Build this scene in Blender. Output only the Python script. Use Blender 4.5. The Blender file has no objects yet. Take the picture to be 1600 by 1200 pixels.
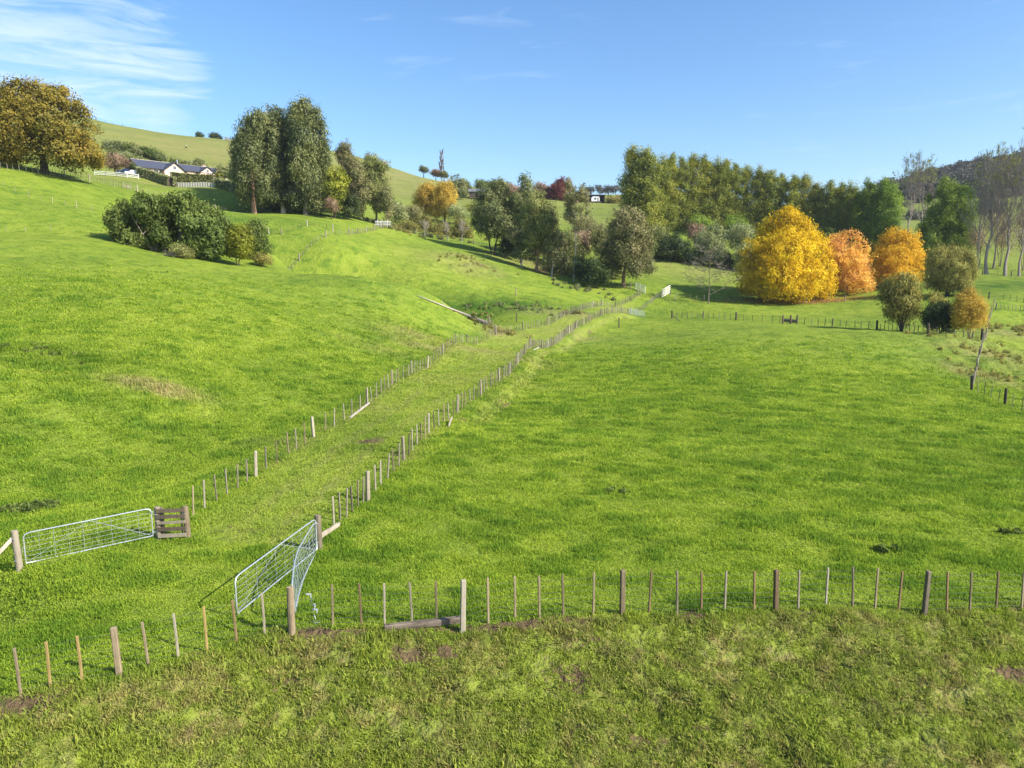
import bpy, bmesh, math, random
import numpy as np
from mathutils import Vector, Matrix
R = math.radians
random.seed(7)
rng = np.random.default_rng(11)
S = bpy.context.scene
COL = S.collection

# ------------------------------------------------------------------ camera
F, PITCH, CAMZ = 1100.0, R(8.73), 8.5
cam = bpy.data.objects.new('camera', bpy.data.cameras.new('camera'))
COL.objects.link(cam)
cam.data.sensor_width = 36.0
cam.data.lens = 36.0 * F / 1600.0
cam.data.clip_start = 0.1
cam.data.clip_end = 6000
cam.location = (0, 0, CAMZ)
cam.rotation_euler = (R(90) - PITCH, 0, 0)
S.camera = cam

# ------------------------------------------------------------------ light
SUN_DIR = Vector((0.90, -0.44, 0.0)).normalized()
SUN_EL = R(35)
sv = Vector((SUN_DIR.x * math.cos(SUN_EL), SUN_DIR.y * math.cos(SUN_EL), math.sin(SUN_EL)))
sun = bpy.data.objects.new('sun', bpy.data.lights.new('sun', 'SUN'))
COL.objects.link(sun)
sun.data.energy = 4.6
sun.data.angle = R(0.53)
sun.data.color = (1.0, 0.93, 0.82)
sun.rotation_euler = sv.to_track_quat('Z', 'Y').to_euler()
sun.location = (60, -40, 120)

world = bpy.data.worlds.new('World')
S.world = world
world.use_nodes = True
wn, wl = world.node_tree.nodes, world.node_tree.links
wn.clear()
wout = wn.new('ShaderNodeOutputWorld')
bg = wn.new('ShaderNodeBackground')
sky = wn.new('ShaderNodeTexSky')
sky.sky_type = 'NISHITA'
sky.sun_disc = False
sky.sun_elevation = SUN_EL
sky.sun_rotation = math.atan2(SUN_DIR.x, SUN_DIR.y)
sky.altitude = 0
sky.air_density = 1.0
sky.dust_density = 1.0
sky.ozone_density = 3.0
bg.inputs['Strength'].default_value = 0.115
# thin cirrus high on the left, laid out by sky direction
tc = wn.new('ShaderNodeTexCoord')
mp = wn.new('ShaderNodeMapping')
mp.inputs['Rotation'].default_value = (R(0), R(12), R(14))
mp.inputs['Scale'].default_value = (4.5, 5.0, 30.0)
wl.new(tc.outputs['Generated'], mp.inputs['Vector'])
cn = wn.new('ShaderNodeTexNoise')
cn.inputs['Scale'].default_value = 1.6
cn.inputs['Detail'].default_value = 9
cn.inputs['Roughness'].default_value = 0.62
cn.inputs['Distortion'].default_value = 0.7
wl.new(mp.outputs[0], cn.inputs['Vector'])


def wmath(op, a, b=None, clamp=False):
    n = wn.new('ShaderNodeMath'); n.operation = op; n.use_clamp = clamp
    for i, v in enumerate((a, b)):
        if v is None: continue
        if isinstance(v, (int, float)): n.inputs[i].default_value = v
        else: wl.new(v, n.inputs[i])
    return n.outputs[0]


def cloud_mask(d, wide):
    """soft mask around a sky direction; wide = falloff in cosine"""
    dp = wn.new('ShaderNodeVectorMath'); dp.operation = 'DOT_PRODUCT'
    wl.new(tc.outputs['Generated'], dp.inputs[0])
    dp.inputs[1].default_value = Vector(d).normalized()
    mr = wn.new('ShaderNodeMapRange'); mr.interpolation_type = 'SMOOTHSTEP'
    wl.new(dp.outputs['Value'], mr.inputs['Value'])
    mr.inputs['From Min'].default_value = 1 - wide
    mr.inputs['From Max'].default_value = 1.0
    return mr.outputs[0]


def pixdir(u, v):
    a, t = (u - 800) / F, (v - 600) / F
    return (a, math.cos(PITCH) - t * math.sin(PITCH), -math.sin(PITCH) - t * math.cos(PITCH))


m1 = cloud_mask(pixdir(40, 90), 0.022)
m1b = cloud_mask(pixdir(225, 112), 0.006)
m1 = wmath('MAXIMUM', m1, wmath('MULTIPLY', m1b, 1.0))
m2 = wmath('MULTIPLY', cloud_mask(pixdir(720, 50), 0.03), 0.42)
m3 = wmath('MULTIPLY', cloud_mask(pixdir(1450, 130), 0.05), 0.4)
msk = wmath('ADD', m1, wmath('ADD', m2, m3), True)
thr = wmath('SUBTRACT', 0.70, wmath('MULTIPLY', msk, 0.34))
cl = wmath('MULTIPLY', wmath('SUBTRACT', cn.outputs['Fac'], thr), 4.0, True)
cl = wmath('MULTIPLY', cl, wmath('MULTIPLY', msk, 0.62))
mixc = wn.new('ShaderNodeMix'); mixc.data_type = 'RGBA'
wl.new(cl, mixc.inputs['Factor'])
mixc.inputs['B'].default_value = (4.2, 4.9, 5.8, 1)
hsv = wn.new('ShaderNodeHueSaturation'); hsv.inputs['Saturation'].default_value = 1.20; hsv.inputs['Hue'].default_value = .502; hsv.inputs['Value'].default_value = 1.0
wl.new(sky.outputs[0], hsv.inputs['Color']); wl.new(hsv.outputs[0], mixc.inputs['A'])
wl.new(mixc.outputs['Result'], bg.inputs['Color'])
wl.new(bg.outputs[0], wout.inputs['Surface'])

S.view_settings.view_transform = 'Standard'
S.view_settings.look = 'None'
S.view_settings.gamma = 1
S.view_settings.exposure = 1.0
S.render.engine = 'CYCLES'
S.cycles.use_denoising = True
S.cycles.denoiser = 'OPENIMAGEDENOISE'
S.cycles.denoising_input_passes = 'RGB_ALBEDO_NORMAL'
S.cycles.max_bounces = 5
S.cycles.diffuse_bounces = 3
S.cycles.transmission_bounces = 3
S.cycles.transparent_max_bounces = 4

# ------------------------------------------------------------------ noise (numpy)


def _hash(ix, iy, seed):
    h = (ix.astype(np.int64) * 374761393 + iy.astype(np.int64) * 668265263 + seed * 1442695041) & 0xFFFFFFFF
    h = ((h ^ (h >> 13)) * 1274126177) & 0xFFFFFFFF
    h = (h ^ (h >> 16)) & 0xFFFFFFFF
    return h / 4294967295.0


def vnoise(x, y, seed=0):
    ix, iy = np.floor(x), np.floor(y)
    fx, fy = x - ix, y - iy
    fx = fx * fx * fx * (fx * (fx * 6 - 15) + 10); fy = fy * fy * fy * (fy * (fy * 6 - 15) + 10)
    a, b = _hash(ix, iy, seed), _hash(ix + 1, iy, seed)
    c, d = _hash(ix, iy + 1, seed), _hash(ix + 1, iy + 1, seed)
    return (a + (b - a) * fx) * (1 - fy) + (c + (d - c) * fx) * fy


def fbm(x, y, oct=4, seed=0, rough=0.5):
    s, a, t = 0, 1.0, 0
    for o in range(oct):
        s = s + a * (vnoise(x * 2 ** o + 17.3 * o, y * 2 ** o - 9.1 * o, seed + o) - 0.5)
        t += a; a *= rough
    return s / t * 2


def sstep(e0, e1, x):
    t = np.clip((x - e0) / (e1 - e0), 0, 1)
    return t * t * (3 - 2 * t)


# ------------------------------------------------------------------ where a sight line of the photo meets the ground
def dirv(u, v):
    return np.array(pixdir(u, v))


def PD(u, v, D):
    d = dirv(u, v); d = d * (D / d[1])
    return (d[0], d[1], d[2] + CAMZ)


def PZ(u, v, z):
    d = dirv(u, v); d = d * ((z - CAMZ) / d[2])
    return (d[0], d[1], z)


CTRL = []
for u, v, z in [(33, 1086, 0), (187, 1058, 0), (456, 990, .0), (723, 989, .0), (972, 959, 0), (1212, 954, 0), (1444, 958, 0), (1596, 950, 0),
                (28, 888, 0), (140, 868, -.05), (80, 900, 0), (200, 820, .15), (290, 842, 0), (248, 842, 0), (497, 861, 0), (522, 822, 0), (302, 808, 0), (400, 745, 0), (575, 783, 0), (605, 745, 0),
                (670, 678, 0), (715, 645, 0), (780, 598, 0), (490, 684, 0),
                (620, 900, -.1), (900, 850, -.15), (1300, 850, -.1), (1580, 850, -.2), (800, 720, -.1), (1000, 700, -.3), (1300, 700, -.5), (1590, 720, -.8),
                (900, 600, -.3), (1150, 600, -.5), (1400, 600, -.9), (950, 545, 0.0), (1150, 545, 0.1), (1350, 545, 0.2)]:
    CTRL.append(PZ(u, v, z))
for u, v, D in [(574, 634, 46), (668, 575, 66), (745, 538, 92), (760, 531, 95.5), (775, 524, 99), (815, 516, 105), (855, 508, 112), (940, 478, 140), (1000, 461, 156), (828, 545, 83), (900, 513, 112), (985, 491, 142),
                (1050, 497, 128), (1235, 505, 122), (1370, 515, 112), (1450, 522, 104), (1532, 531, 94), (1518, 611, 60), (1600, 642, 53), (1552, 475, 130),
                # near left pasture
                (10, 960, 19), (0, 800, 27), (150, 760, 31), (0, 700, 33), (200, 680, 37), (0, 600, 40), (220, 600, 42), (420, 640, 43), (120, 520, 51), (350, 540, 55), (520, 560, 60), (0, 480, 58), (200, 450, 68),
                (400, 480, 74), (600, 510, 78), (0, 400, 86), (100, 385, 95), (205, 388, 104), (300, 402, 108), (425, 414, 117), (250, 396, 106), (350, 409, 112), (300, 424, 92), (400, 438, 95), (430, 460, 84), (200, 415, 88), (160, 378, 103), (480, 428, 108), (550, 440, 112), (650, 466, 110), (735, 502, 105), (700, 484, 108), (768, 508, 108),
                (0, 362, 106), (0, 300, 128), (100, 320, 126), (170, 335, 124), (0, 262, 146), (100, 280, 150), (200, 297, 162), (300, 318, 178), (370, 330, 190),
                # middle hill
                (430, 400, 128), (545, 365, 165), (480, 350, 160), (480, 330, 196), (580, 350, 192), (600, 356, 192), (520, 390, 145), (600, 400, 152), (660, 430, 138), (740, 470, 127), (800, 492, 118),
                (640, 378, 178), (700, 395, 165), (745, 412, 157), (790, 440, 146), (850, 460, 140), (900, 466, 142), (720, 430, 146), (810, 470, 130),
                # hollow behind the middle hill with the gums
                (690, 372, 205), (760, 385, 196), (800, 405, 185), (850, 425, 175), (900, 438, 168), (950, 448, 163), (990, 446, 164), (1015, 458, 160),
                (650, 350, 230), (700, 350, 232), (850, 375, 230), (760, 345, 260), (730, 316, 320), (800, 312, 330), (900, 322, 330), (960, 320, 340), (960, 340, 290), (1000, 350, 262),
                # paddock beyond the lane, yellow tree terrace
                (1100, 480, 148), (1080, 468, 158), (1210, 470, 158), (1330, 468, 156), (1400, 470, 150), (1470, 475, 142), (1240, 488, 143), (1370, 490, 135),
                (1050, 430, 186), (1100, 440, 180), (1040, 405, 205), (1140, 425, 195), (1100, 385, 225), (1250, 400, 215), (1400, 420, 200), (1060, 350, 245), (1150, 360, 240), (1250, 375, 235), (1380, 385, 225),
                (1500, 470, 140), (1560, 462, 145), (1600, 460, 148), (1520, 430, 186), (1590, 432, 186), (1560, 445, 165), (1540, 405, 215), (1600, 400, 220),
                (1500, 350, 310), (1600, 340, 330), (1550, 310, 420), (1450, 330, 380),
                # right gully
                (1570, 600, 70), (1590, 560, 86), (1590, 520, 108), (1600, 497, 124), (1560, 540, 95),
                # left hillside
                (150, 275, 205), (250, 291, 200), (330, 299, 203), (150, 272, 214), (215, 276, 217), (245, 284, 215), (270, 291, 213), (335, 292, 211), (370, 300, 206), (240, 286, 232), (160, 258, 252), (230, 256, 268), (300, 260, 282), (370, 266, 285), (100, 240, 260), (250, 240, 300), (350, 245, 320), (450, 280, 270), (520, 290, 270),
                (150, 188, 430), (200, 203, 440), (260, 215, 450), (330, 220, 450), (420, 224, 460), (520, 237, 470), (590, 257, 480), (640, 276, 480), (700, 293, 480), (60, 165, 420), (-100, 150, 400),
                (620, 300, 330), (600, 330, 250), (780, 303, 480), (900, 305, 480), (1000, 305, 480),
                (1100, 330, 420), (1250, 330, 420), (1390, 310, 470), (1420, 298, 620), (1500, 278, 640), (1560, 265, 640), (1620, 254, 640), (1720, 225, 640)]:
    CTRL.append(PD(u, v, D))
for _s in (-2, 10, 20, 31):
    for _t in (-8, 0, 9): CTRL.append((-121.3 + .669 * _s + .743 * _t, 233 + .743 * _s - .669 * _t, 40.0))
# gully just behind the near spur, and ground the camera cannot see
CTRL += [(-50, 132, 7.6), (-31, 126, 4.4), (-18, 116, 1.8), (-38, 130, 5.6), (-9, 109, .6)]
CTRL += [(-60, 20, 6), (-90, 60, 16), (-140, 120, 34), (40, 20, -.6), (70, 50, -2.6), (110, 100, -1), (160, 160, 8), (0, -30, -8), (-40, -20, -2), (40, -30, -8), (-120, -40, 14), (120, -40, -10),
         (-400, 300, 100), (-600, 100, 80), (-700, 600, 90), (-300, 800, 60), (0, 800, 30), (300, 900, 40), (600, 700, 110), (400, 400, 50), (500, 200, 40), (300, 60, 5), (0, 1300, 20), (-900, 1300, 40), (900, 1300, 60), (800, 0, 20), (-800, -100, 60),
         (140, 640, 42), (240, 620, 50), (-150, 620, 70), (-300, 560, 105)]
CTRL = np.array(CTRL, float)
_sc = 100.0


def _phi(r2):
    return 0.5 * r2 * np.log(r2 + 1e-12)


_X = CTRL[:, :2] / _sc
_n = len(_X)
_A = _phi(((_X[:, None] - _X[None]) ** 2).sum(-1)) + np.eye(_n) * 1e-4
_P = np.c_[np.ones(_n), _X]
_M = np.block([[_A, _P], [_P.T, np.zeros((3, 3))]])
_W = np.linalg.solve(_M, np.r_[CTRL[:, 2], 0, 0, 0])


def base_h(x, y):
    x = np.asarray(x, float); y = np.asarray(y, float)
    sh = x.shape; x = x.ravel() / _sc; y = y.ravel() / _sc
    out = np.empty(x.size)
    for i in range(0, x.size, 20000):
        a, b = x[i:i + 20000], y[i:i + 20000]
        r2 = (a[:, None] - _X[None, :, 0]) ** 2 + (b[:, None] - _X[None, :, 1]) ** 2
        out[i:i + 20000] = _phi(r2) @ _W[:_n] + _W[_n] + _W[_n + 1] * a + _W[_n + 2] * b
    return out.reshape(sh)


def polydist(x, y, pts):
    """distance to a polyline and side (+ = left of travel)"""
    best = np.full(np.shape(x), 1e9); side = np.zeros(np.shape(x)); par = np.zeros(np.shape(x)); acc = 0.0
    for (ax, ay), (bx, by) in zip(pts[:-1], pts[1:]):
        dx, dy = bx - ax, by - ay
        L = math.hypot(dx, dy)
        t = np.clip(((x - ax) * dx + (y - ay) * dy) / (L * L), 0, 1)
        px, py = ax + t * dx, ay + t * dy
        d = np.hypot(x - px, y - py)
        s = dx * (y - ay) - dy * (x - ax)
        m = d < best
        best = np.where(m, d, best); side = np.where(m, np.sign(s), side); par = np.where(m, acc + t * L, par)
        acc += L
    return best, side, par


FRONT = [PZ(-500, 1150, 0)[:2]] + [PZ(u, v, 0)[:2] for u, v in ((33, 1086), (187, 1058), (456, 990), (723, 985), (972, 961), (1444, 957), (1640, 950))] + [(40, 18)]
LANE_R = [p[:2] for p in (PZ(497, 861, 0), PZ(522, 822, 0), PZ(575, 783, 0), PZ(670, 678, 0), PZ(715, 645, 0), PZ(780, 598, 0), PD(828, 545, 83), PD(900, 513, 112), PD(985, 491, 142))]
LANE_L = [p[:2] for p in (PZ(290, 842, 0), PZ(302, 808, 0), PZ(400, 745, 0), PZ(490, 684, 0), PD(574, 634, 46), PD(668, 575, 66), PD(745, 538, 92), PD(775, 524, 99), PD(855, 508, 112), PD(940, 478, 140), PD(1000, 461, 156))]


def H(x, y):
    x = np.asarray(x, float); y = np.asarray(y, float)
    z = base_h(x, y)
    r = np.hypot(x, y)
    # pasture undulation
    z = z + 0.16 * fbm(x / 7.0, y / 7.0, 2, 3) * sstep(20, 40, r) + 0.9 * fbm(x / 45.0, y / 45.0, 3, 5) * sstep(150, 320, r) + 6 * fbm(x / 160., y / 160., 3, 8) * sstep(500, 900, r)
    # rough bank on the near side of the front fence
    d, s, par = polydist(x, y, FRONT)
    n = np.where(s < 0, d, -d)
    z = z - 0.30 * np.clip(n - 0.5, 0, 14) - 0.10 * sstep(0.2, 1.2, n) + 0.10 * np.exp(-((n + 0.0) / 0.35) ** 2)
    rough = sstep(-0.2, 0.9, n)
    z = z + rough * (0.20 * fbm(x / 1.7, y / 1.0, 4, 21, .55) + 0.07 * fbm(x / .35, y / .3, 2, 31))
    z = z + 0.035 * fbm(x / 0.9, y / 0.9, 3, 41) * (1 - rough) * (r < 120)
    # low cut bank on the paddock side of the lane
    d, s, par = polydist(x, y, LANE_R)
    n = np.where(s < 0, d, -d)
    k = sstep(17, 24, par) * (1 - sstep(118, 130, par))
    e = n + 0.7 * fbm(x / 2.2, y / 2.2, 3, 51)
    z = z + k * (-0.75 * sstep(0.5, 2.1, e) * (1 - sstep(4, 26, n)) + 0.12 * fbm(x / .7, y / .7, 3, 55) * sstep(0.3, 1, n) * (1 - sstep(2.5, 4, n)))
    # terracettes and slips on the middle hill and the right gully
    def blob(cx, cy, rx, ry):
        return np.exp(-(((x - cx) / rx) ** 2 + ((y - cy) / ry) ** 2))
    b1 = blob(*PD(800, 475, 127)[:2], 12, 7) + blob(*PD(735, 415, 155)[:2], 9, 10)
    z = z + b1 * 0.9 * fbm(x / 3.0, y / 2.4, 4, 61, .6)
    b2 = blob(*PD(1590, 560, 86)[:2], 12, 26)
    z = z + b2 * 0.8 * fbm(x / 2.5, y / 2.0, 4, 71, .6)
    b3 = blob(*PD(245, 605, 42)[:2], 3.0, .9)
    return z + b3 * 0.3 * fbm(x / 1.2, y / .8, 3, 81) - .12 * b3


def at(u, v, lo=6.0, hi=900.0):
    """first point where the sight line of photo pixel (u, v) meets the ground"""
    d = dirv(u, v); d = d / d[1]
    Y = np.geomspace(lo, hi, 500)
    g = d[2] * Y + CAMZ - H(d[0] * Y, Y)
    i = np.where(g < 0)[0]
    if len(i) == 0:
        D = Y[np.argmin(g)]
    else:
        k = max(i[0], 1)
        a, b = Y[k - 1], Y[k]
        Y2 = np.linspace(a, b, 24)
        g2 = d[2] * Y2 + CAMZ - H(d[0] * Y2, Y2)
        D = Y2[np.where(g2 < 0)[0][0]] if (g2 < 0).any() else b
    x, y = d[0] * D, D
    return Vector((x, y, float(H(np.array([x]), np.array([y]))[0])))


def ground(x, y):
    return float(H(np.array([x]), np.array([y]))[0])


def onD(u, D):
    """point on the ground below photo column u at forward distance D"""
    # column lines fan out with depth along the view axis
    x = 0.0; z = 0.0
    for _ in range(4):
        depth = D * math.cos(PITCH) - (z - CAMZ) * math.sin(PITCH)
        x = (u - 800) / F * depth
        z = ground(x, D)
    return Vector((x, D, z))


# ------------------------------------------------------------------ material helpers
class NT:
    def __init__(self, name):
        self.m = bpy.data.materials.new(name); self.m.use_nodes = True
        self.n, self.l = self.m.node_tree.nodes, self.m.node_tree.links
        self.n.clear(); self.out = self.n.new('ShaderNodeOutputMaterial')

    def new(self, t, **kw):
        n = self.n.new('ShaderNode' + t)
        for k, v in kw.items(): setattr(n, k, v)
        return n

    def set(self, sock, v):
        if hasattr(v, 'is_output') or isinstance(v, bpy.types.NodeSocket): self.l.new(v, sock)
        elif isinstance(v, (tuple, list)) and len(v) == 3 and sock.type == 'RGBA': sock.default_value = (*v, 1)
        else: sock.default_value = v

    def attr(self, name):
        return self.new('Attribute', attribute_name=name).outputs['Fac']

    def noise(self, scale, detail=3, rough=.5, vec=None, dist=0, mapscale=None):
        n = self.new('TexNoise'); n.inputs['Scale'].default_value = scale; n.inputs['Detail'].default_value = detail
        n.inputs['Roughness'].default_value = rough; n.inputs['Distortion'].default_value = dist
        if vec is None: vec = self.new('TexCoord').outputs['Object']
        if mapscale:
            mp = self.new('Mapping'); mp.inputs['Scale'].default_value = mapscale
            self.l.new(vec, mp.inputs['Vector']); vec = mp.outputs[0]
        self.l.new(vec, n.inputs['Vector'])
        return n.outputs['Fac']

    def math(self, op, a, b=0.0, clamp=False):
        n = self.new('Math', operation=op, use_clamp=clamp)
        self.set(n.inputs[0], a); self.set(n.inputs[1], b)
        return n.outputs[0]

    def rng(self, v, a, b, c=0, d=1, smooth=False):
        n = self.new('MapRange')
        if smooth: n.interpolation_type = 'SMOOTHSTEP'
        self.set(n.inputs['Value'], v)
        for k, x in zip(('From Min', 'From Max', 'To Min', 'To Max'), (a, b, c, d)): n.inputs[k].default_value = x
        return n.outputs[0]

    def mix(self, f, a, b, blend='MIX'):
        n = self.new('Mix', data_type='RGBA', blend_type=blend)
        self.set(n.inputs['Factor'], f)
        self.set(n.inputs['A'], a); self.set(n.inputs['B'], b)
        return n.outputs['Result']

    def ramp(self, f, stops):
        n = self.new('ValToRGB'); self.set(n.inputs[0], f)
        el = n.color_ramp.elements
        while len(el) < len(stops): el.new(0.5)
        for e, (p, c) in zip(el, stops): e.position = p; e.color = (*c, 1)
        return n.outputs[0]

    def bump(self, h, strength=.5, dist=.1, normal=None):
        n = self.new('Bump'); n.inputs['Strength'].default_value = strength; n.inputs['Distance'].default_value = dist
        self.l.new(h, n.inputs['Height'])
        if normal: self.l.new(normal, n.inputs['Normal'])
        return n.outputs[0]

    def pbr(self, col, rough=.8, metal=0, normal=None, spec=.3):
        b = self.new('BsdfPrincipled')
        self.set(b.inputs['Base Color'], col); self.set(b.inputs['Roughness'], rough); b.inputs['Metallic'].default_value = metal
        b.inputs['Specular IOR Level'].default_value = spec
        if normal: self.l.new(normal, b.inputs['Normal'])
        self.l.new(b.outputs[0], self.out.inputs['Surface'])
        return self.m


def simple(name, c1, c2=None, scale=6, rough=.8, metal=0, bump=0.2, mapscale=None, spec=.3):
    t = NT(name)
    c2 = c2 or tuple(x * .7 for x in c1)
    f = t.noise(scale, 5, .6, mapscale=mapscale)
    col = t.mix(t.rng(f, .35, .65), c1, c2)
    return t.pbr(col, rough, metal, t.bump(f, bump, .02) if bump else None, spec)


def wood(name, light, dark, scale=1.0):
    """weathered timber: lengthwise grain along z, blotches, per-piece tone"""
    t = NT(name)
    oi = t.new('ObjectInfo').outputs['Random']
    tcn = t.new('TexCoord').outputs['Object']
    grain = t.noise(26 * scale, 4, .6, vec=tcn, mapscale=(1, 1, .07))
    blot = t.noise(3 * scale, 3, .6, vec=tcn)
    f = t.math('ADD', t.math('MULTIPLY', grain, .6), t.math('MULTIPLY', blot, .5))
    f = t.math('ADD', f, t.math('MULTIPLY', t.math('SUBTRACT', oi, .5), .35))
    col = t.mix(t.rng(f, .38, .72), dark, light)
    return t.pbr(col, .85, 0, t.bump(grain, .5, .01), .2)


def leafmat(name, stops, transl=.35, gloss=.12):
    t = NT(name)
    v = t.attr('var')
    col = t.ramp(v, stops)
    oi = t.new('ObjectInfo').outputs['Random']
    hs = t.new('HueSaturation'); t.set(hs.inputs['Hue'], t.rng(oi, 0, 1, .495, .505)); t.set(hs.inputs['Value'], t.rng(oi, 0, 1, .92, 1.1)); t.set(hs.inputs['Color'], col)
    col = hs.outputs[0]
    d = t.new('BsdfDiffuse'); t.set(d.inputs['Color'], col)
    tr = t.new('BsdfTranslucent'); t.set(tr.inputs['Color'], col)
    m = t.new('MixShader'); m.inputs[0].default_value = transl
    t.l.new(d.outputs[0], m.inputs[1]); t.l.new(tr.outputs[0], m.inputs[2])
    g = t.new('BsdfGlossy'); g.inputs['Roughness'].default_value = .6; g.inputs['Color'].default_value = (1, 1, 1, 1)
    m2 = t.new('MixShader'); m2.inputs[0].default_value = gloss * .12
    t.l.new(m.outputs[0], m2.inputs[1]); t.l.new(g.outputs[0], m2.inputs[2])
    t.l.new(m2.outputs[0], t.out.inputs['Surface'])
    return t.m


# ------------------------------------------------------------------ object helpers
def mesh_arrays(name, verts, faces, mat, attrs=None, smooth=False):
    """verts (n,3), faces (m,k) with constant k"""
    me = bpy.data.meshes.new(name)
    verts = np.asarray(verts, np.float32); faces = np.asarray(faces, np.int32)
    k = faces.shape[1]; m = len(faces)
    me.vertices.add(len(verts)); me.vertices.foreach_set('co', verts.ravel())
    me.loops.add(m * k); me.loops.foreach_set('vertex_index', faces.ravel())
    me.polygons.add(m); me.polygons.foreach_set('loop_start', np.arange(0, m * k, k, dtype=np.int32))
    me.polygons.foreach_set('loop_total', np.full(m, k, np.int32))
    if smooth: me.polygons.foreach_set('use_smooth', np.ones(m, bool))
    for an, av in (attrs or {}).items():
        a = me.attributes.new(an, 'FLOAT', 'POINT'); a.data.foreach_set('value', np.asarray(av, np.float32).ravel())
    me.update(calc_edges=True)
    if mat: me.materials.append(mat)
    return me


def link(name, me, parent=None, loc=None, **props):
    o = bpy.data.objects.new(name, me); COL.objects.link(o)
    if parent: o.parent = parent
    if loc is not None: o.location = loc
    for k, v in props.items(): o[k] = v
    return o


def thing(name, label, cat, loc=(0, 0, 0), rz=0, group=None):
    o = bpy.data.objects.new(name, None); COL.objects.link(o)
    o.empty_display_size = .2
    o.location = loc; o.rotation_euler = (0, 0, rz); o['label'] = label; o['category'] = cat
    if group: o['group'] = group
    return o


def copy_tree(root, loc=None, rz=None, label=None, group=None, scale=None):
    r = root.copy(); COL.objects.link(r)
    for ch in root.children:
        c = ch.copy(); COL.objects.link(c); c.parent = r
        for g in ch.children:
            d = g.copy(); COL.objects.link(d); d.parent = c
    if loc is not None: r.location = loc
    if rz is not None: r.rotation_euler = (0, 0, rz)
    if scale is not None: r.scale = scale
    if label: r['label'] = label
    if group: r['group'] = group
    return r


class MB:
    """collects boxes / tubes / prisms and links them as one mesh"""
    def __init__(self): self.v = []; self.f = []

    def poly(self, vs, fs):
        b = len(self.v); self.v += [tuple(p) for p in vs]; self.f += [tuple(b + i for i in f) for f in fs]
        return self

    def box(self, c, s, rz=0, M=None):
        x, y, z = s[0] / 2, s[1] / 2, s[2] / 2
        vs = [Vector((a * x, b * y, d * z)) for a in (-1, 1) for b in (-1, 1) for d in (-1, 1)]
        rot = M or Matrix.Rotation(rz, 3, 'Z')
        vs = [rot @ p + Vector(c) for p in vs]
        return self.poly(vs, [(0, 1, 3, 2), (4, 6, 7, 5), (0, 4, 5, 1), (2, 3, 7, 6), (0, 2, 6, 4), (1, 5, 7, 3)])

    def tube(self, pts, rad, n=6, cap=True):
        pts = [Vector(p) for p in pts]
        if not isinstance(rad, (list, tuple)): rad = [rad] * len(pts)
        rings = []; up = None
        for i, p in enumerate(pts):
            d = (pts[min(i + 1, len(pts) - 1)] - pts[max(i - 1, 0)])
            if d.length < 1e-9: d = Vector((0, 0, 1))
            d.normalize()
            if up is None: up = d.orthogonal()
            a = (up - d * up.dot(d))
            a = a.normalized() if a.length > 1e-6 else d.orthogonal().normalized()
            up = a; b = d.cross(a)
            rings.append([p + (a * math.cos(2 * math.pi * k / n) + b * math.sin(2 * math.pi * k / n)) * rad[i] for k in range(n)])
        vs = [q for r in rings for q in r]
        fs = [(i * n + k, i * n + (k + 1) % n, (i + 1) * n + (k + 1) % n, (i + 1) * n + k) for i in range(len(pts) - 1) for k in range(n)]
        if cap: fs += [tuple(range(n - 1, -1, -1)), tuple((len(pts) - 1) * n + k for k in range(n))]
        return self.poly(vs, fs)

    def mesh(self, name, mat, smooth=False, bevel=0):
        me = bpy.data.meshes.new(name); me.from_pydata([tuple(p) for p in self.v], [], self.f); me.update()
        if bevel:
            bm = bmesh.new(); bm.from_mesh(me)
            bmesh.ops.bevel(bm, geom=bm.edges[:], offset=bevel, segments=1, affect='EDGES', clamp_overlap=True)
            bm.to_mesh(me); bm.free()
        if smooth:
            for p in me.polygons: p.use_smooth = True
        me.materials.append(mat)
        return me

    def build(self, name, mat, parent=None, loc=None, smooth=False, bevel=0, **props):
        return link(name, self.mesh(name, mat, smooth, bevel), parent, loc, **props)

# ------------------------------------------------------------------ terrain
def pip(x, y, poly):
    inside = np.zeros(np.shape(x), bool)
    n = len(poly)
    for i in range(n):
        ax, ay = poly[i]; bx, by = poly[(i + 1) % n]
        c = ((ay > y) != (by > y)) & (x < (bx - ax) * (y - ay) / (by - ay + 1e-12) + ax)
        inside ^= c
    return inside


LANE_POLY = LANE_L + LANE_R[::-1]
# (u, v, half width m, half depth m, strength): patches whose grass or soil really has another colour
DRY = [(245, 605, 2.3, .75, 1.1), (640, 520, 4, 3.5, .55), (655, 540, 3, 1.6, .7), (735, 545, 4, 2.0, .6), (780, 520, 3, 3, .8), (735, 412, 5, 6, .8), (718, 400, 5, 6, .6), (755, 425, 5, 5, .5), (690, 400, 8, 8, .35), (860, 490, 5, 3, .5), (905, 492, 3, 2, .7),
       (575, 540, 3, 1.6, .35), (430, 690, 1.5, 1, .3), (760, 590, 5, 3, .35), (690, 595, 3, 2, .5), (590, 640, 1.5, 1.5, .3), (1575, 560, 6, 8, .75), (1540, 590, 3, 6, .7), (1590, 520, 8, 5, .6), (820, 560, 3, 4, .5), (900, 520, 4, 4, .5),
       (1080, 425, 18, 12, .45), (1030, 410, 14, 12, .4), (220, 285, 26, 12, .4), (600, 352, 5, 4, .6), (810, 410, 8, 8, .5), (850, 418, 5, 8, .7), (620, 270, 60, 60, .6), (400, 245, 80, 60, .6), (300, 250, 60, 30, .3), (960, 312, 14, 10, .9)]
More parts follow.
